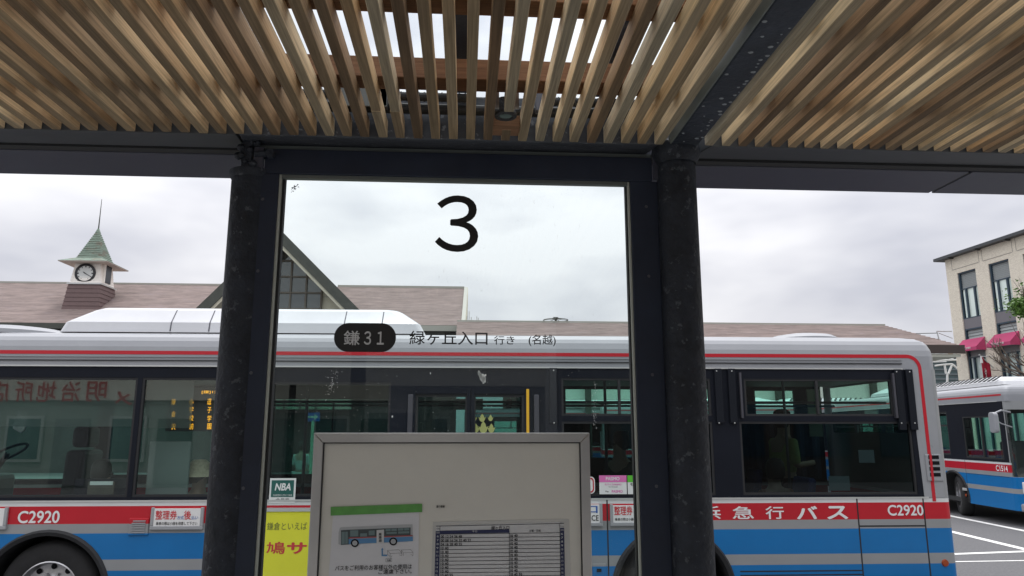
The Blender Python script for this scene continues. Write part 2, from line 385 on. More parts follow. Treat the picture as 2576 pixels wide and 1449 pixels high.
# gable
YG = 35.6
ap = P(703, 577, YG); lo = P(470, 800, YG); ro = P(945, 822, YG)
def gable_roof(side, foot):
    d = (foot - ap); mb = MB()
    a0 = ap.copy(); a1 = ap + Vector((0, 9, 0)); f0 = foot.copy(); f1 = foot + Vector((0, 9, 0))
    mb.prism([a0, a1, f1, f0], (0, 0, -.16)); mb.build('roof', TILE, st, local=False)
    n = Vector((d.z, 0, -d.x)).normalized()
    if n.z > 0: n = -n
    MB().prism([a0 + Vector((0, -.06, .03)), f0 + Vector((0, -.06, .03)), f0 + n * .46 + Vector((0, -.06, 0)), a0 + Vector((0, -.06, -.62))], (0, .06, 0)).build('barge_board', BARGE, st, local=False)
    e = n * .46; g = n * .60
    MB().prism([a0 + Vector((0, .0, -.62)), f0 + e, f0 + g, a0 + Vector((0, 0, -.82))], (0, .9, 0)).build('soffit', CREAM, st, local=False)
gable_roof(1, ro); gable_roof(-1, lo)
YW = YG + .9
ga = P(703, 606, YW); gl_ = P(505, 800, YW); gr_ = P(890, 790, YW)
k_ = (gr_.z - ga.z) / (gr_.x - ga.x)
MB().prism([ga + Vector((0, .25, 0)), Vector((gr_.x, YW + .25, gr_.z)), Vector((gr_.x, YW + .25, 3)), Vector((gl_.x, YW + .25, 3)), Vector((gl_.x, YW + .25, gl_.z))], (0, .2, 0)).build('wall', CREAM, st, local=False)
for zz in (P(850, 716, YW).z, P(850, 745, YW).z, P(850, 688, YW).z):
    MB().box(P(808, 700, YW).x, max(P(808, 700, YW).x + .05, ga.x + (ga.z - zz) / abs(k_) - .25), YW + .235, YW + .252, zz - .015, zz + .015).build('panel_joint', TRIM, st, local=False)
# glazing grid: pane pitch about 39 px = .8 m
gx1 = P(808, 720, YW).x; pitch = P(769, 720, YW).x; pitch = gx1 - pitch
zt = P(760, 695, YW).z; pz = P(760, 655, YW).z - zt
pane_me = None
for i in range(-12, 0):
    x0 = gx1 + i * pitch
    xc = x0 + pitch / 2
    ztop = ga.z + k_ * abs(xc - ga.x) if True else 0
    for j in range(-6, 8):
        z0 = zt + j * pz
        if z0 + pz * .5 > ga.z - abs(k_) * abs(xc - ga.x) - .3 or x0 < gl_.x: continue
        hi = z0 + pz
        lim0 = ga.z - abs(k_) * abs(x0 - ga.x) - .15; lim1 = ga.z - abs(k_) * abs(x0 + pitch - ga.x) - .15
        h0, h1 = min(hi, lim0), min(hi, lim1)
        if h0 < z0 + .05 or h1 < z0 + .05: continue
        tilt = random.uniform(-.012, .012)
        o = MB().prism([(x0 + .04, YW + .19 + tilt, z0 + .04), (x0 + pitch - .04, YW + .19 - tilt, z0 + .04), (x0 + pitch - .04, YW + .19 - tilt, h1 - .04), (x0 + .04, YW + .19 + tilt, h0 - .04)], (0, .02, 0)).build('pane', GPANE, st, local=False)
mb = MB()
for i in range(-12, 1):
    x0 = gx1 + i * pitch; top = ga.z - abs(k_) * abs(x0 - ga.x) - .1
    if x0 > gl_.x and top > 3: mb.box(x0 - .04, x0 + .04, YW + .10, YW + .245, 3, top)
for j in range(-6, 7):
    z0 = zt + j * pz; w = (ga.z - z0) / abs(k_) - .1
    if w > .3: mb.box(max(ga.x - w, gl_.x), min(ga.x + w, gx1 + .04), YW + .12, YW + .248, z0 - .04, z0 + .04)
mb.build('mullion', MUL, st, local=False)
# right part of the main roof
xa, xb = P(760, 720, YR).x, P(1168, 722, YR).x
zb_ = P(1100, 818, YE).z; xe = P(1160, 820, YE).x
roof_with_courses(xa, xe, zb_, YE, zr, YR, xb1=xb)
MB().box(P(850, 720, YR).x, xb, YR - .06, YR + .2, zr - .02, zr + .10).build('ridge_cap', TRIM, st, local=False)
va, vb = Vector((xb, YR, zr + .08)), Vector((xe, YE - .05, zb_ + .06))
MB().prism([va, vb, vb + Vector((.2, 0, 0)), va + Vector((.2, 0, 0))], (0, 0, -.22)).build('verge_trim', TRIM, st, local=False)
MB().prism([Vector((xb + .17, YR, zr)), Vector((xe + .17, YE, zb_ - .1)), Vector((xb + .17, YR + 5.5, zb_ - .1))], (.05, 0, 0)).build('wall', CREAM, st, local=False)
MB().box(xa, xe + .05, YE - .06, YE + .05, zb_ - .30, zb_ - .02).build('fascia', TRIM, st, local=False)
MB().box(xa, xe - .2, YE + .4, YE + .8, 0, zb_ - .12).build('wall', DKWALL, st, local=False)
# low long roof to the right with hip end
lo_ = empty('station_annex', (12, 33, 0), 'long low brown hipped roof of the station running right behind the bus', 'building')
YE2, YR2 = 32.0, 36.5
r0 = P(1150, 808, YR2); r1 = P(2225, 820, YR2); zR = (r0.z + r1.z) / 2
zE = P(2420, 870, YE2).z; xE = P(2420, 870, YE2).x
mb = MB(); n = 16
for i in range(n):
    t0, t1 = i / n, (i + 1) / n
    y0, y1 = YE2 + (YR2 - YE2) * t0, YE2 + (YR2 - YE2) * t1; z0, z1 = zE + (zR - zE) * t0, zE + (zR - zE) * t1
    x0, x1 = xE + (r1.x - xE) * t0, xE + (r1.x - xE) * t1
    mb.add([(r0.x, y0, z0 - .1), (x0, y0, z0 - .1), (x0, y0, z0 + .03), (r0.x, y0, z0 + .03), (r0.x, y1, z1 - .1), (x1, y1, z1 - .1), (x1, y1, z1), (r0.x, y1, z1)],
           [(0,1,2,3), (3,2,6,7), (0,4,5,1), (4,7,6,5), (0,3,7,4), (1,5,6,2)])
mb.build('roof', TILE, lo_, local=False)
MB().add([(xE, YE2, zE), (xE, 2 * YR2 - YE2, zE), (r1.x, YR2, zR), (r0.x, YR2, zR), (r0.x, 2 * YR2 - YE2, zE)], [(0, 1, 2), (3, 2, 1, 4)]).build('roof', TILE, lo_, local=False)
MB().box(r0.x, r1.x, YR2 - .08, YR2 + .12, zR - .02, zR + .07).build('ridge_cap', TRIM, lo_, local=False)
FAS = mat('dark brown fascia', (.05, .038, .034), .6)
MB().box(r0.x, xE + .05, YE2 - .12, YE2 - .02, zE - .36, zE + .03).build('fascia', FAS, lo_, local=False)
MB().box(r0.x, xE - .1, YE2 + .0, 2 * YR2 - YE2, zE - .50, zE - .38).build('soffit', WHITEW, lo_, local=False)
MB().box(P(1300, 900, YE2 + 1).x, P(2330, 900, YE2 + 1).x, YE2 + 1, YE2 + 1.3, 3.35, zE - .52).build('wall', mat('white entrance fascia', (.86, .88, .80), .6), lo_, local=False)
MB().box(P(1300, 900, YE2 + 3).x, xE - 3.6, YE2 + 3.02, YE2 + 3.3, 0, 3.34).build('wall', DKWALL, lo_, local=False)
for k, px in enumerate((1480, 1720, 1960, 2200)):
    x = P(px, 1000, YE2 + .8).x
    MB().box(x - .12, x + .12, YE2 + .7, YE2 + .94, 0, zE - .52).build('column', BARGE, lo_, local=False)
# roof vent and aerial on the low roof
v = P(1398, 808, YR2)
av = empty('roof_aerial', (v.x, YR2, zR), 'small dark ring aerial on the low roof ridge left of the post', 'aerial')
MB().tube((v.x, YR2, zR), (v.x, YR2, zR + .22), .06).tube((v.x, YR2, zR + .2), (v.x, YR2, zR + .26), .14).build('mast', BARGE, av, local=False)
rg = MB()
for k in range(24):
    a, b = k * math.pi / 12, (k + 1) * math.pi / 12
    rg.tube((v.x + .62 * math.cos(a), YR2 + .62 * math.sin(a), zR + .12), (v.x + .62 * math.cos(b), YR2 + .62 * math.sin(b), zR + .12), .02, n=5)
for k in range(6):
    a = k * math.pi / 3; rg.tube((v.x, YR2, zR + .18), (v.x + .62 * math.cos(a), YR2 + .62 * math.sin(a), zR + .12), .015, n=5)
rg.build('ring', BARGE, av, local=False)
v = P(1180, 806, YR2 + 3)
ar = empty('roof_antenna', (v.x, YR2 + 3, 0), 'cluster of thin white antenna rods rising beside the roof verge', 'antenna')
m_ = MB()
for dx, h in ((-.1, .5), (0, 1.0), (.12, .35), (.42, .45), (.50, .3)): m_.tube((v.x + dx, YR2 + 3, zR - 1), (v.x + dx, YR2 + 3, v.z + h * .5), .022, n=6)
m_.build('rods', ALUP, ar, local=False)

# clock tower
tw_x0, tw_x1 = P(174, 711, 39).x, P(251, 712, 39).x
TWX = (tw_x0 + tw_x1) / 2 + .02; TWY = 39 + (tw_x1 - tw_x0) / 2
ct = empty('clock_tower', (TWX, TWY, 0), 'small white clock turret with green pointed spire on the brown roof', 'clock tower')
def zat(x, y, Y): return P(x, y, Y).z
SID = mat('white painted boarding', (.86, .82, .76), .7, 0, .08, 4)
BRD = mat('brown painted boarding', (.135, .088, .085), .7, 0, .12, 3)
COP = mat('green copper', (.185, .24, .195), .65, 0, .25, 3, .2, 12, stretch=(1, 1, 3), spots=(1.3, .53, (.17, .165, .13)), spec=.2)
ES = mat('eave soffit paint', (.50, .44, .39), .7)
def frustum_boards(z0, z1, h0, h1, n, name, m, proud=.025):
    """horizontal lapped boards of a tapering square turret; each board is a part"""
    for i in range(n):
        t0, t1 = i / n, (i + 1) / n
        a = h0 + (h1 - h0) * t0 + proud; b = h0 + (h1 - h0) * t1 + .002
        za, zb = z0 + (z1 - z0) * t0, z0 + (z1 - z0) * t1
        vs = [(-a, -a, za), (a, -a, za), (a, a, za), (-a, a, za), (-b, -b, zb), (b, -b, zb), (b, b, zb), (-b, b, zb)]
        MB().add([(TWX + x, TWY + y, z) for x, y, z in vs], [(0,3,2,1), (4,5,6,7), (0,1,5,4), (1,2,6,5), (2,3,7,6), (3,0,4,7)]).build(name, m, ct, local=False)
hw = (tw_x1 - tw_x0) / 2
zA = zat(212, 775, 38.6); zB = zat(212, 713, 39); zC = zat(212, 664, 39.05); zD = zat(212, 651, 38.5)
frustum_boards(zA - .3, zB - .05, hw + .18, hw + .03, 7, 'board', BRD)
MB().box(TWX - hw - .10, TWX + hw + .10, TWY - hw - .10, TWY + hw + .10, zB - .05, zB + .03).build('sill', ALUP, ct, local=False)
frustum_boards(zB + .03, zC + .05, hw - .01, hw - .13, 7, 'board', SID, .015)
ov = P(265, 655, 38.6).x - P(141, 654, 38.6).x; ov /= 2
e = ov; ez = zat(200, 656, TWY - ov)
MB().box(TWX - e, TWX + e, TWY - e, TWY + e, ez - .02, ez + .02).build('eave', ES, ct, local=False)
sb = (P(251.8, 650, 39.2).x - P(190.4, 650, 39.2).x) / 2
e2 = e + .02
zs0 = zat(220, 648, 39.2); zap = zat(246.6, 576, TWY)
def fr(mb, h0, z0, h1, z1):
    vs = [(-h0, -h0, z0), (h0, -h0, z0), (h0, h0, z0), (-h0, h0, z0), (-h1, -h1, z1), (h1, -h1, z1), (h1, h1, z1), (-h1, h1, z1)]
    mb.add([(TWX + x, TWY + y, z) for x, y, z in vs], [(0,3,2,1), (4,5,6,7), (0,1,5,4), (1,2,6,5), (2,3,7,6), (3,0,4,7)])
mb = MB(); fr(mb, e2, ez + .022, sb, max(zs0, ez + .2)); mb.build('eave_roof', COP, ct, local=False)
zs0 = max(zs0, ez + .2)
n = 15
for i in range(n):
    t0, t1 = i / n, (i + 1) / n; mb = MB()
    fr(mb, sb * (1 - t0 * .93) + .035, zs0 + (zap - zs0) * t0 * .93, sb * (1 - t1 * .93), zs0 + (zap - zs0) * t1 * .93); mb.build('spire_course', COP, ct, local=False)
mb = MB(); fr(mb, sb * .14 + .02, zs0 + (zap - zs0) * .87, .02, zap + .05); mb.build('spire_cap', COP, ct, local=False)
MB().tube((TWX, TWY, zap - .1), (TWX, TWY, zat(255, 501, TWY)), .035, .012, 6).build('finial', BARGE, ct, local=False)
ck = P(213, 687, TWY - hw - .02); ckr = 21.5 * 1.0 / F * 39.6
CKM = mat('clock dial', (.66, .68, .66), .5); CKD = mat('black clock case', (.015, .015, .018), .4)
MB().lathe([(0, -.02), (ckr * 1.14, -.02), (ckr * 1.16, -.10), (ckr * .90, -.12), (ckr * .86, -.05), (0, -.05)], (ck.x, TWY - hw + .12, ck.z), n=40).build('clock_case', CKD, ct, True, local=False)
dial = MB().lathe([(0, 0), (ckr * .92, 0), (ckr * .92, -.02), (0, -.02)], (ck.x, TWY - hw + .055, ck.z), n=40).build('clock_dial', CKM, ct, local=False)
yk = TWY - hw + .030
mb = MB()
for k in range(12):
    a = k * math.pi / 6; d = Vector((math.sin(a), 0, math.cos(a))); s = Vector((math.cos(a), 0, -math.sin(a)))
    c0 = Vector((ck.x, yk, ck.z)) + d * ckr * .70
    w = .018 if k % 3 else .03
    mb.prism([c0 - s * w, c0 + s * w, c0 + s * w + d * ckr * .16, c0 - s * w + d * ckr * .16], (0, -.006, 0))
mb.build('hour_marks', CKD, ct, local=False)
for nm, ang, ln, w in (('minute_hand', R(120), .80, .022), ('hour_hand', R(305), .30, .03)):
    d = Vector((math.sin(ang), 0, math.cos(ang))); s = Vector((math.cos(ang), 0, -math.sin(ang))); c0 = Vector((ck.x, yk - .01, ck.z))
    MB().prism([c0 - s * w, c0 + s * w, c0 + s * w * .4 + d * ckr * ln, c0 - s * w * .4 + d * ckr * ln], (0, -.008, 0)).build(nm, CKD, ct, local=False)
zw0, zw1 = zat(265, 713, 40), zat(268, 674, 40)
MB().box(TWX + hw - .10, TWX + hw + .025, TWY - .38, TWY + .28, zw0 - .05, zw1 + .02).build('louvre_window', mat('dark louvre', (.02, .025, .035), .4), ct, local=False)
MB().box(TWX + hw - .10, TWX + hw + .045, TWY - .45, TWY - .385, zw0 - .09, zw1 + .06).build('window_frame', SID, ct, local=False)

# ------------------------------------------------------------------ brick building at the right
Pf = atY(2378, 660, 40.5); dirn = ray(1053, 1084); dirn.z = 0; dirn.normalize()
fu = -dirn                                             # along the facade, towards the camera
fn_ = Vector((-fu.y, fu.x, 0))                         # into the building
if fn_.x < 0: fn_ = -fn_
def FS(x, y):                                          # pixel -> (s, z) on the facade
    p = onp(x, y, Pf, fn_); return (p - Vector((Pf.x, Pf.y, p.z))).dot(fu), p.z
def FP(s, z, d=0.0): return Vector((Pf.x, Pf.y, 0)) + fu * s + fn_ * d + Vector((0, 0, z))
class FB(MB):
    def fbox(s, s0, s1, d0, d1, z0, z1):
        return s.prism([FP(s0, z0, d0), FP(s1, z0, d0), FP(s1, z0, d1), FP(s0, z0, d1)], (0, 0, z1 - z0))
def brick_mat():
    m = mat('cream facing brick', (.60, .545, .46), .85, 0, .10, 1.2)
    nt = m.node_tree; N = nt.nodes; L = nt.links; p = N['Principled BSDF']
    t = N.new('ShaderNodeTexCoord'); mpn = N.new('ShaderNodeMapping'); mpn.inputs['Rotation'].default_value = (R(90), 0, 0); mpn.inputs['Rotation'].default_value[2] = 0
    rot = N.new('ShaderNodeVectorMath'); rot.operation = 'DOT_PRODUCT'; rot.inputs[1].default_value = tuple(fu)
    L.new(t.outputs['Object'], rot.inputs[0]); s = N.new('ShaderNodeSeparateXYZ'); L.new(t.outputs['Object'], s.inputs[0])
    c = N.new('ShaderNodeCombineXYZ'); L.new(rot.outputs['Value'], c.inputs[0]); L.new(s.outputs[2], c.inputs[1])
    b = N.new('ShaderNodeTexBrick'); b.inputs['Scale'].default_value = 5.5; b.inputs['Mortar Size'].default_value = .018
    b.inputs['Color1'].default_value = (.86, .80, .67, 1); b.inputs['Color2'].default_value = (.73, .67, .55, 1); b.inputs['Mortar'].default_value = (.52, .49, .43, 1)
    L.new(c.outputs[0], b.inputs[0]); L.new(b.outputs['Color'], p.inputs['Base Color'])
    bp = N.new('ShaderNodeBump'); bp.inputs['Strength'].default_value = .4; bp.inputs['Distance'].default_value = .02; bp.invert = True; L.new(b.outputs['Fac'], bp.inputs['Height']); L.new(bp.outputs[0], p.inputs['Normal'])
    return m
BRICK = brick_mat()
bb = empty('brick_building', tuple(FP(8, 0, 4)), 'three storey cream brick building with tall windows and magenta awnings', 'building')
ztop = (FS(2376, 660)[1] + FS(2570, 588)[1]) / 2
colsx = []
w0a, w0b = FS(2408, 691)[0], FS(2453.5, 677)[0]
w1a, w1b = FS(2485, 664)[0], FS(2535, 647)[0]
pit = w1a - w0a
SL = 30.0
ops = [(w0a + k * pit, w0a + k * pit + (w0b - w0a + w1b - w1a) / 2) for k in range(6)]
zo_top = (FS(2430, 684)[1] + FS(2510, 655)[1]) / 2
zspan0 = FS(2425, 803)[1]; zspan1 = FS(2428, 828)[1]       # spandrel top, bottom
zsh = FS(2420, 726)[1]                                    # bottom of the upper blind
zaw = FS(2445, 852)[1]
prev = 0
mb = FB()
for a, b in ops:
    mb.fbox(prev, a, 0, .45, 0, ztop); prev = b
    mb.fbox(a, b, 0, .45, zo_top, ztop)
mb.fbox(prev, SL, 0, .45, 0, ztop)
mb.build('wall', BRICK, bb, local=False)
FB().fbox(0, SL, .46, 9, 0, ztop - .1).build('wall', DKWALL, bb, local=False)
FB().fbox(-.02, .0, .0, 9, 0, ztop).build('wall', BRICK, bb, local=False)
FB().fbox(-.5, SL + .5, -.38, 9.5, ztop + .002, ztop + .17).build('roof', mat('charcoal roof edge', (.045, .05, .055), .5), bb, local=False)
for k in range(14): FB().fbox(.6 + k * 2.1, .72 + k * 2.1, -.34, -.02, ztop - .07, ztop - .002).build('eave_bracket', BARGE, bb, local=False)
JNT = mat('panel joint', (.30, .27, .23), .8)
for a, b in ops:
    mid = (a + b) / 2
    mb = FB()
    for s in (a - .35, b + .35): mb.fbox(s - .015, s + .015, -.006, -.001, zo_top + .25, ztop - .02)
    mb.fbox(a - .3, b + .3, -.007, -.002, zo_top + .24, zo_top + .28)
    mb.build('panel_joint', JNT, bb, local=False)
NAVY = mat('navy window frame', (.02, .045, .07), .4)
SHUT = mat('grey louvre blind', (.36, .39, .39), .6)
GLB = mat('pale reflective window', (.74, .86, .80), .10, 0, .06, 1, coat=.8)
GLB2 = mat('shop window pane', (.42, .52, .49), .08, 0, .35, .7, coat=1)  # mint sky reflection put into the base colour of the lower panes
SPN = mat('grey spandrel', (.17, .165, .18), .6)
for ci, (a, b) in enumerate(ops[:5]):
    w = b - a
    for (zlo, zhi, hasblind) in ((zspan0, zo_top, True), (0.4, zspan1, True)):
        fr_ = FB()
        fr_.fbox(a, a + .10, .06, .20, zlo, zhi); fr_.fbox(b - .06, b, .06, .20, zlo, zhi); fr_.fbox(a + .10, b - .06, .06, .20, zhi - .08, zhi); fr_.fbox(a + .1, b - .06, .06, .2, zlo, zlo + .06)
        zb0 = zsh if zhi == zo_top else zaw - 1.0
        fr_.fbox(a + .1, b - .06, .07, .2, zb0 - .06, zb0)
        wf = fr_.build('window', NAVY, bb, local=False)
        lz = zhi - .08; nslat = 9; h = (lz - zb0) / nslat
        mb = FB()
        for q in range(nslat):
            z0 = zb0 + q * h
            mb.prism([FP(a + .1, z0, .15), FP(b - .06, z0, .15), FP(b - .06, z0 + h, .19), FP(a + .1, z0 + h, .19)], (0, 0, .006))
            mb.quad(FP(a + .1, z0, .14), FP(b - .06, z0, .14), FP(b - .06, z0 + h * .96, .195), FP(a + .1, z0 + h * .96, .195))
        mb.build('blind', SHUT, wf, local=False)
        xs = [a + .1, a + .1 + (w - .16) * .28, a + .1 + (w - .16) * .80, b - .06]
        for q in range(3):
            if q: FB().fbox(xs[q] - .05, xs[q] + .05, .03, .21, zlo + .06, zb0 - .06).build('mullion', NAVY, wf, local=False)
            FB().fbox(xs[q] + .051, xs[q + 1] - .051, .13, .14, zlo + .061, zb0 - .061).build('pane', GLB if zhi == zo_top else GLB2, wf, local=False)
    FB().fbox(a, b, .06, .22, zspan1 + .001, zspan0 - .001).build('spandrel', SPN, bb, local=False)
AWN = mat('magenta awning canvas', (.46, .055, .15), .8, 0, .06, 2)
for ci, (a, b) in enumerate(ops[:4]):
    zb1 = FS(2445, 852)[1]; zb0 = FS(2445, 885)[1]; a_ = a - .12; b_ = b + .12; zf = zb0 + (zb1 - zb0) * .26; pj = .6
    o = FB().prism([FP(a_, zb1, -.02), FP(a_, zf, -pj), FP(a_, zb0, -pj), FP(a_, zb0, -pj + .04), FP(a_, zf, -pj + .06), FP(a_, zb1 - .05, -.02)], fu * (b_ - a_))
    o.prism([FP(a_, zb1, -.03), FP(a_, zf, -pj + .03), FP(a_, zb0, -pj + .03), FP(a_, zb0, -.03)], fu * .02)
    o.prism([FP(b_ - .02, zb1, -.03), FP(b_ - .02, zf, -pj + .03), FP(b_ - .02, zb0, -pj + .03), FP(b_ - .02, zb0, -.03)], fu * .02)
    aw = empty('shop_awning', tuple(FP((a + b) / 2, zb0, -.5)), ['magenta shop awning on the farthest window column, partly behind the brown roof tip',
         'magenta shop awning on the second window column, beside the bare branches', 'magenta shop awning beyond the right edge on the third window column', 'magenta shop awning on the nearest window column'][ci], 'awning', 'magenta awnings on the brick building')
    o.build('canvas', AWN, aw, local=False)
    text('Sylva Loren', (a_ + b_) / 2 - .45, (a_ + b_) / 2 + .40, zb0 + .05, zf + .06, lambda s, z: FP(s, z, -pj - .012), WHITE, aw, shear=.4, off=.012, local=False)
# flag
fl = empty('shop_banner', tuple(FP(FS(2475, 900)[0], FS(2475, 900)[1], -.3)), 'dark red banner with vertical white script hanging from a slanted pole on the brick wall', 'banner')
q0, q1 = FS(2470, 897), FS(2490, 945)
pb = FP(FS(2507, 924)[0], FS(2507, 924)[1], 0); s0 = FS(2468, 895)
pt = onp(2463, 892, FP(0, 0, -.75), fn_); pb = FP(FS(2500, 926)[0], FS(2500, 926)[1], 0)
MB().tube(pb, pt, .03).build('pole', ALUP, fl, local=False)
FLG = mat('crimson banner cloth', (.38, .014, .04), .8, 0, .08, 3)
q = pt.lerp(pb, .10); q2 = pt.lerp(pb, .72)
mb = MB(); zl = FS(2490, 960)[1]
NS = 8
for k in range(NS):
    a, b = k / NS, (k + 1) / NS
    p0 = q.lerp(q2, a) + fu * .04 * math.sin(a * 9); p1 = q.lerp(q2, b) + fu * .04 * math.sin(b * 9)
    mb.quad(p0, p1, Vector((p1.x, p1.y, zl)), Vector((p0.x, p0.y, zl)))
fo = mb.build('cloth', FLG, fl, True, local=False); so_ = fo.modifiers.new('t', 'SOLIDIFY'); so_.thickness = .01
hd = (q2 - q); hd.z = 0; hl = hd.length; hd.normalize()
text('Sylva', .04, 1.15, 0, 1, lambda a, b: q + hd * (hl * (.20 + .24 * b)) + Vector((0, 0, -.62 - a * .85)) - Vector((hd.y, -hd.x, 0)) * .05 * (1 if Vector((hd.y, -hd.x, 0)).dot(q - _c) > 0 else -1), WHITE, fl, shear=.4, off=.015, local=False)
# wall lamp bracket, overhead wires
wl = empty('wall_lamp', tuple(FP(FS(2500, 905)[0], FS(2500, 905)[1], -.3)), 'thin white bracket lamp on the cream wall right of the banner', 'lamp')
sx_, zx_ = FS(2500, 897)
MB().tube(FP(sx_, zx_, 0), FP(sx_, zx_, -.75), .02, n=6).tube(FP(sx_, zx_, -.75), FP(sx_, zx_ - .35, -.75), .03, .07, 8).build('bracket', WHITE, wl, local=False)
br = FP(0, FS(2392, 835)[1], -.1)
wb = empty('wire_bracket', tuple(br), 'small white wire bracket on the far corner of the brick building', 'bracket')
MB().tube(br, br + Vector((-.9, 0, .0)), .03, n=6).tube(br + Vector((-.9, 0, 0)), br + Vector((-.75, 0, -.8)), .03, n=6).tube(br + Vector((0, 0, -.4)), br + Vector((-.8, 0, -.1)), .02, n=6).build('bracket', ALUP, wb, local=False)
for k, dz in enumerate((0, -.35)):
    c = MB(); p0 = br + Vector((-.85, 0, dz - .1)); p1 = br + Vector((-30, 12, 1.6 + dz)); pts = []
    for j in range(13):
        t = j / 12; pts.append(p0.lerp(p1, t) + Vector((0, 0, -1.2 * t * (1 - t))))
    c.path(pts, .022, 5)
    tag(c.build('overhead_wire', BARGE), ['upper thin overhead wire running left from the brick building corner', 'lower thin overhead wire running left from the brick building corner'][k], 'wire', 'overhead wires')

# white truss and glazed hall between bus tail and brick building
tr = empty('steel_truss', (P(2385, 920, 46).x, 46, 0), 'white lattice steel truss glimpsed right of the bus roof corner', 'truss')
mb = MB(); def_ = P(2350, 890, 46)
def T(x, y, Y=46): return P(x, y, Y)
segs = [((2330, 889), (2405, 884)), ((2330, 908), (2410, 905)), ((2350, 889), (2362, 908)), ((2362, 908), (2378, 887)), ((2378, 887), (2394, 906)), ((2394, 906), (2404, 884)),
        ((2352, 920), (2375, 917)), ((2375, 917), (2395, 916)), ((2395, 916), (2412, 930)), ((2376, 917), (2380, 940)), ((2395, 917), (2386, 940)), ((2383, 940), (2383, 962)), ((2340, 872), (2350, 889))]
mat('white truss paint', (.7, .72, .72), .5)
for a, b in segs: MB().tube(T(*a), T(*b), .065, n=6).build('brace', MATS['white truss paint'], tr, local=False)
for a, b in segs[:6]: MB().tube(T(*a) + Vector((0, 1.2, 0)), T(*b) + Vector((0, 1.2, 0)), .05, n=6).build('brace', MATS['white truss paint'], tr, local=False)
MB().tube(T(2383, 962), Vector((T(2383, 962).x, 46, 0)), .12).build('post', MATS['white truss paint'], tr, local=False)
gh = empty('glazed_hall', (P(2370, 920, 56).x, 58, 0), 'dark green glazed hall with a tan roof behind the white truss', 'building')
a, b = P(2325, 890, 56), P(2440, 962, 56)
MB().box(a.x, b.x + 2, 56.2, 64, 0, P(2380, 893, 56).z).build('wall', mat('green glass cladding', (.05, .085, .09), .2, 0, .4, .8), gh, local=False)
MB().box(a.x - .5, b.x + 2.5, 55.5, 64.5, P(2380, 893, 56).z + .01, P(2380, 882, 56).z).build('roof', mat('tan roof', (.40, .31, .22), .8), gh, local=False)
for k in range(6):
    z = P(2380, 905 + k * 12, 56).z
    MB().box(a.x, b.x + 2, 56.1, 56.19, z - .06, z + .06).build('band', mat('hall band', (.12, .15, .16), .5) if not k else MATS['hall band'], gh, local=False)

# ------------------------------------------------------------------ buses
BD = dict(bands=[(0, BLUE), (.668, GREY), (.768, BLUE), (1.005, GREY), (1.095, RED), (1.262, (.60, .61, .61)), (1.30, GREY)])
LIV = livery('bus livery paint', BD['bands'], 3.2)
W_BUS = 2.46
def rrect(u0, u1, v0, v1, r, n=5):
    pts = []
    for cx, cy, a0 in ((u1 - r, v0 + r, -90), (u1 - r, v1 - r, 0), (u0 + r, v1 - r, 90), (u0 + r, v0 + r, 180)):
        for k in range(n + 1):
            a = R(a0 + 90 * k / n); pts.append((cx + r * math.cos(a), cy + r * math.sin(a)))
    return pts
def wheel(root, u, v, steer=0.0, out=-1, z=.465, label=None):
    """out: -1 rim faces -v"""
    T = MB().lathe([(.28, -.12), (.32, -.135), (.42, -.135), (.455, -.11), (.472, -.07), (.472, .07), (.455, .11), (.42, .135), (.32, .135), (.28, .12)], (0, 0, 0), n=48)
    for k in range(4):
        pass
    t = T.build('wheel', TYRE, root, True)
    rim = MB()
    s = out
    rim.lathe([(.288, s * .125), (.278, s * .13), (.27, s * .10), (.255, s * .045), (.20, s * .03), (.135, s * .05), (.125, s * .11), (.10, s * .12), (0, s * .125)], (0, 0, 0), n=40)
    rim.build('rim', CHROME, t, True)
    b = MB()
    for k in range(10):
        a = k * math.pi / 5; b.tube((.165 * math.cos(a), s * .03, .165 * math.sin(a)), (.165 * math.cos(a), s * .085, .165 * math.sin(a)), .014, n=6)
    b.build('wheel_nuts', CHROME, t)['kind'] = 'stuff'
    h = MB()
    for k in range(10):
        a = (k + .5) * math.pi / 5; h.lathe([(.001, s * .0445), (.028, s * .0445)], (.228 * math.cos(a), 0, .228 * math.sin(a)), n=10)
    h.build('rim_holes', INK, t)['kind'] = 'stuff'
    t.location = (u, v, z); t.rotation_euler = (0, 0, steer)
    return t
def window(root, u0, u1, z0, z1, v, glassm, s=-1, rub=.022, name='window'):
    """rubber framed pane set in the wall at depth v"""
    f = MB(); t = .02
    f.box(u0, u1, v - t, v + t, z1 - rub, z1); f.box(u0, u1, v - t, v + t, z0, z0 + rub); f.box(u0, u0 + rub, v - t, v + t, z0 + rub, z1 - rub); f.box(u1 - rub, u1, v - t, v + t, z0 + rub, z1 - rub)
    w = f.build(name, RUB, root)
    MB().quad((u0 + rub, v, z0 + rub), (u1 - rub, v, z0 + rub), (u1 - rub, v, z1 - rub), (u0 + rub, v, z1 - rub)).build('pane', glassm, w)
    return w
def wall_cells(mb, u0, u1, z0, z1, v0, v1, openings):
    us = sorted({u0, u1, *[min(max(o[k], u0), u1) for o in openings for k in (0, 1)]}); zs = sorted({z0, z1, *[min(max(o[k], z0), z1) for o in openings for k in (2, 3)]})
    for a, b in zip(us[:-1], us[1:]):
        run = None
        for c, d in zip(zs[:-1], zs[1:]):
            cu, cz = (a + b) / 2, (c + d) / 2
            solid = not any(o[0] < cu < o[1] and o[2] < cz < o[3] for o in openings)
            if solid:
                if run is None: run = [c, d]
                else: run[1] = d
            else:
                if run: mb.box(a, b, v0, v1, *run); run = None
        if run: mb.box(a, b, v0, v1, *run)
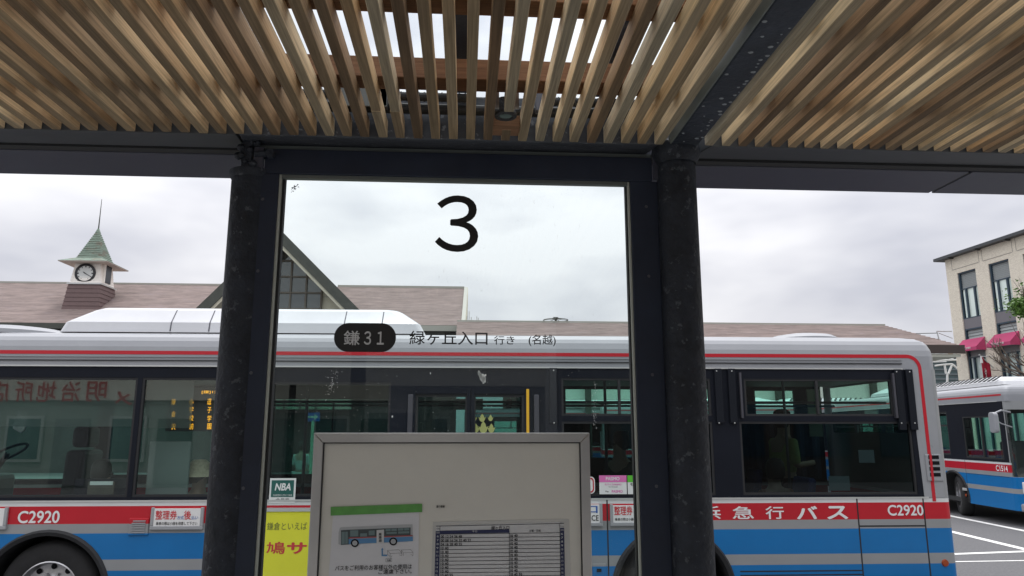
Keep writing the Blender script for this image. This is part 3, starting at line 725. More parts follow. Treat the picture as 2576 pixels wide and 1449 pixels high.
def side_lower(name, root, u0, u1, z0, z1, v0, v1, arches, gaps=()):
    """lower side panel with round wheel arches cut out"""
    pts = [(u0, z1), (u0, z0)]
    for c, r, cz in sorted(arches):
        h = math.sqrt(max(r * r - (z0 - cz) ** 2, 0)); a0 = math.atan2(z0 - cz, -h); a1 = math.atan2(z0 - cz, h)
        if a0 < 0: a0 += 2 * math.pi
        for k in range(25):
            a = a0 + (a1 - a0) * k / 24; pts.append((c + r * math.cos(a), cz + r * math.sin(a)))
    pts += [(u1, z0), (u1, z1)]
    o = MB().prism([(u, v0, z) for u, z in pts], (0, v1 - v0, 0)).build(name, LIV, root)
    bm = bmesh.new(); bm.from_mesh(o.data); bmesh.ops.triangulate(bm, faces=[f for f in bm.faces if len(f.verts) > 4]); bm.to_mesh(o.data); bm.free()
    return o
def arch_trim(root, c, v, r=.62, cz=.43, z0=.36):
    mb = MB(); ri = r - .055; n = 28; pr = []
    a0, a1 = math.pi + .12, -.12
    for k in range(n + 1):
        a = a0 + (a1 - a0) * k / n; pr.append((math.cos(a), math.sin(a)))
    for (c0, s0), (c1, s1) in zip(pr[:-1], pr[1:]):
        P0 = [(c + r * c0, v - .003, cz + r * s0), (c + (r - .02) * c0, v - .028, cz + (r - .02) * s0), (c + ri * c0, v - .015, cz + ri * s0), (c + ri * c0, v + .05, cz + ri * s0)]
        P1 = [(c + r * c1, v - .003, cz + r * s1), (c + (r - .02) * c1, v - .028, cz + (r - .02) * s1), (c + ri * c1, v - .015, cz + ri * s1), (c + ri * c1, v + .05, cz + ri * s1)]
        for j in range(3): mb.quad(P0[j], P0[j + 1], P1[j + 1], P1[j])
    mb.build('arch_trim', RUB, root, True)
    l = MB(); 
    for k in range(n):
        a = a0 + (a1 - a0) * k / n; b = a0 + (a1 - a0) * (k + 1) / n; rr = ri + .01
        l.quad((c + rr * math.cos(a), v + .03, cz + rr * math.sin(a)), (c + rr * math.cos(b), v + .03, cz + rr * math.sin(b)), (c + rr * math.cos(b), v + .62, cz + rr * math.sin(b)), (c + rr * math.cos(a), v + .62, cz + rr * math.sin(a)))
    l.quad((c - .62, v + .62, .3), (c + .62, v + .62, .3), (c + .62, v + .62, 1.08), (c - .62, v + .62, 1.08))
    l.build('wheel_well', INTDK, root)
def roof_shell(root, u0, u1):
    mb = MB(); lv = [(2.60, 0), (2.74, 0), (2.80, .008), (2.86, .028), (2.90, .055), (2.935, .11), (2.955, .19), (2.975, .38), (2.99, .75)]
    rings = []
    for z, i in lv: rings.append([(x, y, z) for x, y in rrect(u0 + i * .8, u1 - i * .8, i, W_BUS - i, .09 + i * .3)])
    m = len(rings[0])
    for a, b in zip(rings[:-1], rings[1:]):
        base = len(mb.v); mb.v += a + b
        for k in range(m): mb.f.append((base + k, base + (k + 1) % m, base + m + (k + 1) % m, base + m + k)); mb.m.append(0)
    base = len(mb.v); mb.v += rings[-1]; mb.f.append(tuple(range(base, base + m))); mb.m.append(0)
    mb.build('roof', BUSWHITE, root, True)
def end_wrap(root, u, sgn, r=.13, z0=.33, z1=2.60, m=None, name='body_end', a=None, b=None, front=False):
    """rounded vertical end: corner arcs and the end wall"""
    pts = []
    for k in range(7):
        an = R(-90 + 90 * k / 6); pts.append((u - sgn * r + sgn * r * math.cos(an), r + r * math.sin(an)))
    for k in range(7):
        an = R(90 * k / 6); pts.append((u - sgn * r + sgn * r * math.cos(an), W_BUS - r + r * math.sin(an)))
    mb = MB(); q = len(pts)
    levels = [z0, 1.95, 2.54, z1] if not front else [z0, 1.02, 2.42, z1]
    for li in range(len(levels) - 1):
        la, lb = levels[li], levels[li + 1]
        vs = [(x, y, la) for x, y in pts] + [(x, y, lb) for x, y in pts]
        fs = [(k, k + 1, q + k + 1, q + k) for k in range(q - 1)]
        b0 = len(mb.v); mb.v += vs
        for k, f in enumerate(fs):
            mid = li == 1 and (1 <= k <= q - 3 if front else k == 6)
            mb.f.append(tuple(i + b0 for i in f)); mb.m.append(1 if mid else 0)
    mb.build(name, [m or LIV, BUSGL if front else REARGL], root, True)

# ---- bus in front (body frame: u to the right along its side, v away from us, z up)
BTH = R(-.85); BP = Vector((0, 7.5, 0)); BN = Vector((-math.sin(BTH), math.cos(BTH), 0)); BX = Vector((math.cos(BTH), math.sin(BTH), 0))
def BU(x, y, off=0.0):
    p = onp(x, y, BP + BN * off, BN) - BP; return p.dot(BX), p.z
bus = empty('city_bus', tuple(BP), 'silver, blue and red city bus standing side on across the frame behind the shelter', 'bus', 'city buses', BTH)
U0, U1 = -6.32, 4.94
fw, rw = -3.92, 2.06
arches = [(fw, .62, .43), (rw, .62, .43)]
side_lower('side_panel', bus, U0 + .13, U1 - .07, .33, 1.31, 0, .045, arches)
side_lower('side_panel', bus, U0 + .13, U1 - .13, .33, 1.31, W_BUS - .045, W_BUS, arches)
end_wrap(bus, U1, 1, r=.07); end_wrap(bus, U0, -1, front=True)
roof_shell(bus, U0, U1)
zt_, zb_w = 2.60, 1.31
OP = [(-6.1, -5.3, 1.31, 2.49), (-5.15, -3.235, 1.345, 2.49), (-3.19, -2.02, 1.345, 2.49), (-1.92, -.74, 1.345, 2.45), (-.49, .03, 1.31, 2.33), (.09, .60, 1.31, 2.33),
      (.98, 2.52, 2.12, 2.50), (.98, 2.52, 1.34, 2.065), (2.87, 4.44, 2.12, 2.50), (2.80, 4.60, 1.34, 2.065)]
mb = MB(); wall_cells(mb, U0 + .13, 4.66, zb_w, zt_ - .006, .004, .05, OP); mb.build('window_band', DARKP, bus)
# silver corner post behind the band, sloped edge to the rear
MB().prism([(4.66, -.001, 1.31), (4.87, -.001, 1.31), (4.87, -.001, 2.60), (4.63, -.001, 2.60)], (0, .046, 0)).build('corner_panel', BUSGREY, bus)
gl_for = [BUSGL, BUSGL, BUSGL, BUSGLD, BUSGLD, BUSGLD, BUSGL, BUSGLD, BUSGL, BUSGLD]
for o_, g in zip(OP, gl_for):
    window(bus, o_[0], o_[1], o_[2], o_[3], .03, g)
# sliding stays and guard bars on the rear windows
GB = mat('dark guard bar', (.009, .011, .016), .55, spec=.15); GBL = mat('grey guard edge', (.085, .085, .10), .4, .5)
for uu in (2.56, 2.70, .86, 4.46, 4.58):
    w = .075
    MB().box(uu, uu + w, -.028, .003, 1.98 if uu > 4 else 2.05, 2.60).build('guard_bar', GB, bus, bevel=.004)
for uu in (2.815, 4.43): MB().box(uu, uu + .022, -.033, .002, 2.1, 2.56).build('guard_bar', GBL, bus)
mb = MB(); 
for uu in (.90, 2.58, 2.74, 4.48, 4.62): 
    for zz in (2.575, 2.05): mb.tube((uu, -.034, zz), (uu, -.026, zz), .007, n=8)
mb.build('rivets', ALUP, bus)
MB().box(1.56, 1.585, -.004, .03, 2.14, 2.48).build('window_bar', RUB, bus); MB().box(3.62, 3.645, -.004, .03, 2.14, 2.48).build('window_bar', RUB, bus)
# gutter mouldings above the windows
for z0, z1, m_ in ((2.694, 2.706, BUSWHITE), (2.655, 2.664, RUB), (2.598, 2.612, ALUP)):
    MB().box(U0 + .15, 4.56, -.012, .004, z0, z1).build('gutter_moulding', m_, bus)
MB().box(U0 + .15, 4.70, -.006, .003, 1.300, 1.316).build('sill_moulding', ALUP, bus)
# red pinstripe along the roof and down the rear corner
def strip(pts, w, name, v=-.003):
    mb = MB(); n = len(pts); L_, R_ = [], []
    for i, (u, z) in enumerate(pts):
        a = Vector(pts[max(i - 1, 0)]); b = Vector(pts[min(i + 1, n - 1)]); d = (b - a).normalized(); p = Vector((-d.y, d.x)) * w / 2
        L_.append((u + p.x, v, z + p.y)); R_.append((u - p.x, v, z - p.y))
    for i in range(n - 1): mb.quad(L_[i], L_[i + 1], R_[i + 1], R_[i])
    return mb.build(name, STRIPE, bus)
zst = 2.738
sp = [(U0 + .14, zst), (4.62, zst)] + [(4.62 + .13 * math.sin(R(a)), zst - .13 + .13 * math.cos(R(a))) for a in range(10, 91, 10)] + [(4.752, 2.4), (4.757, 1.27)]
strip(sp, .036, 'pinstripe')
# panel seams
SEAM = MATS['black rubber']
for u, z0, z1 in ((1.42, .33, 1.30), (3.955, .33, 1.30), (4.64, .33, 1.30), (.78, .33, 1.3), (-.56, .33, 1.3), (2.985, .33, .572)): MB().box(u - .007, u + .007, -.0015, .002, z0, z1).build('panel_seam', SEAM, bus)
MB().box(3.962, 4.632, -.0015, .002, 1.028, 1.042).build('panel_seam', SEAM, bus)
for z in (.615, .578): MB().box(2.72, 3.948, -.0015, .002, z - .006, z + .006).build('panel_seam', SEAM, bus)
for c, r, cz in arches:
    arch_trim(bus, c, 0); wheel(bus, c, .20); wheel(bus, c, W_BUS - .2, out=1)
# rear corner vent, reflector, front vent
vc = empty  # (unused alias)
f = MB(); u0, u1, z0, z1 = 4.705, 4.875, 1.47, 1.735
f.box(u0, u1, -.012, .001, z0, z1); vt = f.build('corner_vent', BUSGREY, bus, bevel=.012)
for k in range(4):
    zz = z0 + .045 + k * .058; MB().box(u0 + .03, u1 - .03, -.0145, -.0125, zz, zz + .036).build('vent_slot', INK, vt)
MB().box(4.745, 4.77, -.016, -.0125, z0, z1).build('stripe', STRIPE, vt)
MB().lathe([(0, -.016), (.03, -.014), (.036, 0)], (4.80, 0, .678), n=20).build('side_marker_lamp', mat('amber lamp lens', (.30, .05, .01), .25), bus, True)
u0, z1 = BU(327, 1303); u1, z0 = BU(373, 1347)
v_ = MB().box(u0, u1, -.014, .001, z0, z1).build('side_vent', LIV, bus, bevel=.01)
for k in range(6): MB().box(u0 + .03 + .01 * (k in (0, 5)), u1 - .03, -.022, -.0135, z0 + .025 + k * .021, z0 + .035 + k * .021).build('louvre', BUSGREY, v_)
u, z = BU(1503, 1403)
hp = MB().box(u - .05, u + .08, -.006, .001, .55, .70).build('flap', LIV, bus, bevel=.01); MB().box(u - .01, u + .035, -.012, -.004, .625, .655).build('latch', INK, hp)
# door leaves
dr = MB()
for a, b in ((-.53, .06), (.065, .64)):
    d = MB(); d.box(a, a + .035, -.012, .035, .36, 2.40); d.box(b - .035, b, -.012, .035, .36, 2.40); d.box(a + .035, b - .035, -.012, .035, 2.335, 2.40); d.box(a + .035, b - .035, -.012, .035, .36, 1.305)
    dd = d.build('door_leaf', DARKP, bus, bevel=.004)
for uu in (-.565, .70):
    a, b = (uu, uu + .05); MB().box(a, b, -.02, .02, 1.3, 2.33).build('door_guide', GBL, bus, bevel=.006)
# roof pod, vents
def pod(root, u0, u1, v0, v1, z0, z1, e=.28, name='roof_pod', m=None, seams=()):
    s = .14; mb = MB(); zm = z0 + (z1 - z0) * .38
    lv = [(z0, 0, 0), (zm, .02, .04), (z1 - .03, s, e), (z1, s + .05, e + .05)]
    rings = [[(x, y, z) for x, y in rrect(u0 + iu, u1 - iu, v0 + iv, v1 - iv, .06 + iv * .5)] for z, iv, iu in lv]
    k_m = len(rings[0])
    for a, b in zip(rings[:-1], rings[1:]):
        base = len(mb.v); mb.v += a + b
        for k in range(k_m): mb.f.append((base + k, base + (k + 1) % k_m, base + k_m + (k + 1) % k_m, base + k_m + k)); mb.m.append(0)
    base = len(mb.v); mb.v += rings[-1]; mb.f.append(tuple(range(base, base + k_m))); mb.m.append(0)
    p = mb.build(name, m or PODW, root, True)
    for u in seams:
        MB().prism([(u, v0 - .002, z0 + .01), (u + .012, v0 - .002, z0 + .01), (u + .012, v0 + .018, zm), (u + .012, v0 + s - .002, z1 - .03), (u, v0 + s - .002, z1 - .03), (u, v0 + .018, zm)], (0, .004, .004)).build('seam', GBL, p)
    return p
pu0, _z = BU(145, 833, .32); pu1, _z = BU(1065, 835, .32)
pod(bus, pu0, pu1, .32, 2.1, 2.985, 3.27, .24, seams=(BU(437, 800, .4)[0], BU(533, 800, .4)[0], BU(868, 800, .4)[0], BU(962, 800, .4)[0]))
MB().box(pu0 + .1, pu1 - .1, .45, 2.0, 2.94, 2.99).build('pod_base', INTDK, bus)
def dome(root, uc, w, z0=2.94, h=.085, vc=.75):
    return MB().lathe([(w / 2, 0), (w / 2 * .99, h * .35), (w / 2 * .8, h * .75), (w / 2 * .45, h * .97), (0, h)], (uc, vc, z0), 'z', 32).build('roof_vent', BUSWHITE, root, True)
dome(bus, BU(2022, 845, .7)[0], .80, 2.96, .10); dome(bus, BU(30, 833, .7)[0], 1.2, 2.96, .12)
# lettering and plates on the side
def bt(body, px0, py0, px1, py1, m, v=-.0035, **k):
    a0, b1 = BU(px0, py0); a1, b0 = BU(px1, py1)
    return text(body, a0, a1, b0, b1, lambda a, b: Vector((a, v, b)), m, k.pop('parent', bus), **k)
WL = mat('white vinyl lettering', (.72, .72, .72), .45)
bt('C2920', 48, 1286, 148, 1315, WL, off=.02); bt('C2920', 2232, 1271, 2323, 1296, WL, off=.02)
for ch, a, b in (('京', 1678, 1733), ('浜', 1759, 1813), ('急', 1842, 1896), ('行', 1925, 1972), ('バ', 2004, 2056), ('ス', 2080, 2132)):
    bt(ch, a, 1274, b, 1305, WL, off=.035, name='lettering')
PLT = mat('white plate', (.70, .70, .69), .45)
RP = mat('red print', (.55, .03, .04), .5); BPn = mat('blue print', (.02, .10, .38), .5); GP = mat('green print', (.05, .22, .12), .5)
def plate(px0, py0, px1, py1, name='notice_plate', rim=True):
    a0, b1 = BU(px0, py0); a1, b0 = BU(px1, py1)
    p = MB().box(a0, a1, -.02, .001, b0, b1).build(name, PLT, bus)
    if rim:
        f = MB(); f.box(a0 - .03, a1 + .03, -.026, .001, b0 - .035, b0); f.box(a0 - .03, a0, -.026, .001, b0, b1 + .01); f.box(a1, a1 + .03, -.026, .001, b0, b1 + .01); f.build('plate_frame', BUSGREY, p, bevel=.005)
    return p
p1 = plate(391, 1279, 504, 1322)
for t_, a, b, c, d, m_ in (('整理券', 395, 1284, 446, 1306, RP), ('方式', 448, 1297, 464, 1306, BPn), ('後', 466, 1284, 482, 1306, RP), ('払い', 484, 1297, 500, 1306, BPn), ('乗車の際は小銭を用意して下さい', 395, 1312, 498, 1320, INK)):
    bt(t_, a, b, c, d, m_, v=-.0225, off=.02 if m_ is RP else .006, parent=p1)
p2 = plate(1541, 1271, 1655, 1313)
for t_, a, b, c, d, m_ in (('整理券', 1544, 1273, 1590, 1295, RP), ('方式', 1594, 1286, 1610, 1295, BPn), ('後', 1612, 1273, 1630, 1295, RP), ('払い', 1632, 1286, 1648, 1295, BPn), ('乗車の際は小銭を用意して下さい', 1546, 1302, 1646, 1309, INK)):
    bt(t_, a, b, c, d, m_, v=-.0225, off=.02 if m_ is RP else .006, parent=p2)
p3 = plate(1420, 1269, 1508, 1314)
bt('入口', 1430, 1271, 1502, 1290, BPn, v=-.0225, off=.02, parent=p3); bt('ENTRANCE', 1428, 1296, 1505, 1309, INK, v=-.0225, off=.01, parent=p3)
plate(-60, 1279, 10, 1322)
# stickers on the glass
NB = mat('dark green sticker', (.01, .10, .085), .4)
a0, b1 = BU(680, 1203); a1, b0 = BU(742, 1265)
s1 = MB().box(a0, a1, -.0030, -.0005, b0, b1).build('sticker', PLT, bus)
a0, b1 = BU(684, 1208); a1, b0 = BU(738, 1250); MB().box(a0, a1, -.0045, -.0032, b0, b1).build('sticker_field', NB, s1)
bt('NBA', 693, 1216, 731, 1233, WHITE, v=-.006, off=.03, shear=.2, parent=s1); bt('公益社団法人日本バス協会', 687, 1243, 735, 1248, WHITE, v=-.006, parent=s1); bt('会員章', 694, 1253, 728, 1261, GBL, v=-.0045, parent=s1)
YEL = mat('yellow advert film', (.72, .70, .03), .5, 0, .05, 3)
a0, b1 = BU(640, 1287); a1, b0 = BU(1075, 1500)
ad_ = MB().box(a0, a1, -.004, -.0008, max(b0, .42), b1).build('advert_panel', YEL, bus)
f = MB(); f.box(a0 - .02, a1 + .02, -.012, -.0005, b1, b1 + .035); f.build('advert_frame', ALUP, ad_)
bt('鎌倉といえば', 673, 1314, 772, 1333, mat('olive print', (.12, .14, .03), .5), v=-.006, off=.004, parent=ad_)
bt('鳩', 672, 1363, 716, 1393, RP, v=-.006, off=.03, parent=ad_); bt('サ', 724, 1365, 770, 1392, RP, v=-.006, off=.04, parent=ad_)
PNK = mat('pink sticker', (.66, .16, .42), .5); GRN = mat('bright green sticker', (.10, .48, .03), .5)
a0, b1 = BU(1507, 1196); a1, b0 = BU(1577, 1243)
s2 = MB().box(a0, a1, -.0030, -.0005, b0, b1).build('sticker', PLT, bus)
_, zc = BU(1540, 1213); MB().box(a0, a1, -.0045, -.0032, zc, b1).build('sticker_field', PNK, s2)
bt('PASMO', 1524, 1200, 1558, 1208, WHITE, v=-.006, off=.03, parent=s2); bt('モバイルPASMO', 1521, 1216, 1563, 1221, PNK, v=-.0045, off=.02, parent=s2); bt('for Android', 1531, 1223, 1553, 1226, GBL, v=-.0045, parent=s2)
bt('Pay', 1523, 1234, 1531, 1239, INK, v=-.0045, off=.01, parent=s2); bt('PASMO', 1539, 1233, 1566, 1239, PNK, v=-.0045, off=.03, parent=s2)
a0, b1 = BU(1578, 1196); a1, b0 = BU(1640, 1243)
s3 = MB().box(a0, a1, -.0030, -.0005, b0, b1).build('sticker', PLT, bus); MB().box(a0, a1, -.0045, -.0032, zc, b1).build('sticker_field', GRN, s3)
bt('モバイルSuica', 1585, 1214, 1635, 1222, INK, v=-.0045, off=.01, parent=s3)
a0, b1 = BU(1462, 1199); a1, b0 = BU(1497, 1242)
s4 = MB().prism([(x, -.0005, y) for x, y in rrect(a0, a1, b0, b1, .04)], (0, -.003, 0)).build('sticker', PLT, bus)
for (x, y), (x2, y2) in []: pass
rr = rrect(a0 + .01, a1 - .01, b0 + .01, b1 - .01, .035); ri = rrect(a0 + .022, a1 - .022, b0 + .022, b1 - .022, .028); mb = MB()
for k in range(len(rr)): j = (k + 1) % len(rr); mb.quad((rr[k][0], -.005, rr[k][1]), (rr[j][0], -.005, rr[j][1]), (ri[j][0], -.005, ri[j][1]), (ri[k][0], -.005, ri[k][1]))
mb.build('sticker_border', STRIPE, s4)
# interior
VF = W_BUS
FO = [(-6.1, -4.75, 1.35, 2.35), (-4.6, -3.25, 1.40, 2.35), (-3.05, -1.75, 1.40, 2.35)]
def far(px0, px1, py0, py1): 
    a, zt = BU(px0, py0, VF - .03); b, zb = BU(px1, py1, VF - .03); return (a, b, zb, zt)
FO += [far(690, 1020, 1000, 1200), far(1040, 1312, 993, 1200), far(1418, 1600, 975, 1050), far(1480, 1600, 1062, 1155), far(1630, 1800, 975, 1050), far(1893, 2003, 979, 1050), far(1866, 2031, 1064, 1156), (2.2, 3.0, 1.5, 2.3)]
mb = MB(); wall_cells(mb, U0 + .13, U1 - .13, 1.31, 2.60, W_BUS - .05, W_BUS - .004, FO); mb.build('window_band', DARKP, bus)
for o_ in FO: window(bus, *o_, W_BUS - .03, FARGL, name='window')
MB().box(U0 + .2, U1 - .05, .06, W_BUS - .06, .33, .40).build('floor', INTDK, bus)
MB().box(2.6, U1 - .05, .66, W_BUS - .66, .402, .75).build('floor', INTDK, bus)
MB().box(U0 + .3, U1 - .05, .06, W_BUS - .06, 2.56, 2.59).build('ceiling', INTER, bus)
for sx in (.16, W_BUS - .60):
    for k in range(7):
        u = -2.6 + k * .95 if sx < 1 else -3.4 + k * 1.1
        if -.8 < u < .8 and sx < 1: continue
        s_ = MB().box(u, u + .42, sx, sx + .42, .78, .92)
        s_.prism([(u + .36, sx, .90), (u + .46, sx, .90), (u + .54, sx, 1.48), (u + .46, sx, 1.50)], (0, .42, 0))
        s_.box(u + .1, u + .3, sx + .1, sx + .3, .40, .78)
        s_.build('seat', BLUEF, bus, bevel=.03)
mb = MB()
for u, v in ((-.62, .5), (.75, .5), (.78, 1.5), (-1.7, .6), (1.6, 1.0), (2.45, 1.6), (3.7, 1.0)): mb.tube((u, v, .4), (u, v, 2.56), .017, n=8)
mb.build('grab_pole', GBL, bus)
MB().box(.622, .650, -.024, -.012, .40, 2.385).build('door_edge_strip', YELP, bus, bevel=.003)
mb = MB()
for v in (.62, 1.82): mb.tube((-5, v, 2.28), (4.7, v, 2.28), .014, n=8)
mb.build('ceiling_rail', GBL, bus)
# dark curtains of the back window and the notice cards
CUR = mat('dark blue curtain', (.02, .028, .06), .9, 0, .5, 14, stretch=(1, 1, .3))
mb = MB()
for k in range(40):
    u = 3.05 + k * .04; mb.quad((u, 2.18 + .025 * math.sin(k * 1.3), 1.36), (u + .04, 2.18 + .025 * math.sin((k + 1) * 1.3), 1.36), (u + .04, 2.18 + .025 * math.sin((k + 1) * 1.3), 2.06), (u, 2.18 + .025 * math.sin(k * 1.3), 2.06))
mb.build('curtain', CUR, bus)
for px0, py0, px1, py1 in ((2084, 1198, 2139, 1234), (2159, 1132, 2201, 1164), (2297, 1181, 2314, 1235)):
    a0, b1 = BU(px0, py0, .05); a1, b0 = BU(px1, py1, .05); MB().box(a0, a1, .05, .054, b0, b1).build('notice_card', mat('grey card', (.40, .42, .42), .7), bus)
# pale panelling seen at the rear right
a0, _z = BU(2028, 960, 1.9); a1, _z = BU(2060, 960, 1.9); MB().box(a0, a1, 1.9, 1.92, 1.9, 2.5).build('partition', mat('olive lining', (.22, .24, .18), .7), bus)
# front: roller blinds, driver's cab, fare box, display
BLD = glass('translucent blind', (.45, .50, .48), 1.1, milk=.32, milkcol=(.42, .46, .44))
_, zq = BU(100, 1073, .08)
MB().quad((-5.1, .08, zq), (-3.26, .08, zq), (-3.26, .08, 2.47), (-5.1, .08, 2.47)).build('roller_blind', BLD, bus)
a1, zq2 = BU(480, 1077, .08)
MB().quad((-3.17, .08, zq2), (a1, .08, zq2), (a1, .08, 2.47), (-3.17, .08, 2.47)).build('roller_blind', BLD, bus)
PRT = mat('grey partition board', (.24, .26, .25), .6)
a0, zt1 = BU(376, 1110, .30); a1, zb1 = BU(470, 1255, .30)
MB().box(a0, a1, .30, .33, .5, zt1).build('partition', PRT, bus, bevel=.02)
a0, zt1 = BU(190, 1205, .10); a1, _z = BU(327, 1255, .10)
fb = MB().box(a0, a1, .10, .16, 1.0, zt1).build('luggage_screen', DARKP, bus)
a0, zt2 = BU(222, 1212, .09); a1, _z = BU(285, 1255, .09); MB().box(a0, a1, .082, .098, 1.2, zt2).build('fare_box', mat('brown fare box', (.09, .07, .055), .5, 0, .3, 9), bus, bevel=.01)
a0, zt3 = BU(228, 1211, .08); a1, zt4 = BU(284, 1220, .08); MB().box(a0, a1, .07, .081, zt4, zt3).build('label_strip', PLT, bus)
ds = MB(); a, z = BU(135, 1080, 1.5)
ds.box(a - .22, a + .22, 1.45, 1.95, .8, .95); ds.prism([(a + .15, 1.45, .9), (a + .32, 1.45, .9), (a + .40, 1.45, 1.75), (a + .18, 1.45, 1.75)], (0, .5, 0)); ds.box(a + .18, a + .38, 1.55, 1.85, 1.78, 2.02); ds.build('driver_seat', INTDK, bus, bevel=.05)
a, z = BU(20, 1140, 1.7)
sw = MB()
for k in range(24):
    t0, t1 = k * math.pi / 12, (k + 1) * math.pi / 12
    g = lambda t: (a + .22 * math.cos(t) * .8, 1.7 + .22 * math.sin(t), z + .22 * math.cos(t) * .5)
    sw.tube(g(t0), g(t1), .016, n=6)
sw.tube((a, 1.7, z), (a - .3, 1.7, z - .5), .03); sw.build('steering_wheel', RUB, bus)
MB().box(a - .7, a - .15, .9, 2.2, .9, z - .25).build('dashboard', INTDK, bus, bevel=.06)
a0, z1 = BU(36, 1028, .6); a1, z0 = BU(68, 1090, .6)
MB().prism([(a0 + .05, .6, z1), (a1, .6, z1), (a1 - .03, .6, z0 + .03), (a0 + .09, .6, z0), (a0, .6, z0 + .05)], (0, .03, 0)).build('interior_mirror', CHROME, bus, bevel=.02)
LED = mat('amber display', (1.0, .42, .02), .5, emit=1.6)
a0, z1 = BU(425, 975, .36); a1, z0 = BU(560, 1085, .36)
db = MB().box(a0, a1, .36, .42, z0, z1).build('route_display', INTDK, bus)
def led(s, px0, py0, px1, py1):
    a, b1 = BU(px0, py0, .35); a2, b = BU(px1, py1, .35); text(s, a, a2, b, b1, lambda x, y: Vector((x, .35, y)), LED, db, name='display_text', off=.0)
for s, x, ys in (('鎌倉沢', 437, (1003, 1034, 1066)), ('小学校前', 482, (1003, 1023, 1044, 1065)), ('逗子学園', 527, (1003, 1024, 1045, 1065))):
    for ch, y in zip(s, ys): led(ch, x - 5, y, x + 4, y + 15)
led('[鎌]12', 508, 982, 545, 991)
# tulip stickers on the far door window and small posters
TUL = mat('yellow green film', (.34, .37, .12), .6)
def tulip(px, py, h, v):
    u, z = BU(px, py, v); s = h / F * (7.5 + v)
    pts = [(-.5, .15), (-.28, .05), (-.2, .35), (0, .62), (.2, .35), (.28, .05), (.5, .15), (.3, -.35), (.12, -.5), (-.12, -.5), (-.3, -.35)]
    MB().prism([(u + x * s, v, z + y * s) for x, y in pts], (0, .003, 0)).build('flower_sticker', TUL, bus)
for px, py, h in ((1193, 1052, 14), (1213, 1052, 18), (1234, 1052, 14), (1197, 1078, 20), (1216, 1076, 26), (1236, 1078, 20)): tulip(px, py, h, .018)
POS = mat('green poster print', (.10, .26, .17), .6, 0, .9, 16); POS2 = mat('pale green poster', (.28, .60, .45), .6); HAIR = mat('dark hair', (.015, .013, .012), .6); SKIN = mat('skin', (.42, .27, .20), .6)
a0, z1 = BU(1138, 1003, 2.36); a1, z0 = BU(1176, 1031, 2.36)
def lit_card(px0, py0, px1, py1, v, m, name='poster'):
    a0, z1 = BU(px0, py0, v); a1, z0 = BU(px1, py1, v); return MB().box(a0, a1, v, v + .004, z0, z1).build(name, m, bus)
lit_card(1138, 1003, 1215, 1031, 2.39, POS); pp = lit_card(1265, 998, 1307, 1028, 2.39, POS2)
a, z = BU(1281, 1014, 2.385); MB().lathe([(0, 0), (.045, 0), (.045, -.002), (0, -.002)], (a, 2.386, z + .01), n=20).build('portrait', HAIR, pp); MB().box(a - .045, a + .03, 2.384, 2.386, z - .07, z + .01).build('portrait', HAIR, pp)
MB().lathe([(0, 0), (.026, 0)], (a + .01, 2.382, z + .012), n=16).build('portrait', SKIN, pp)

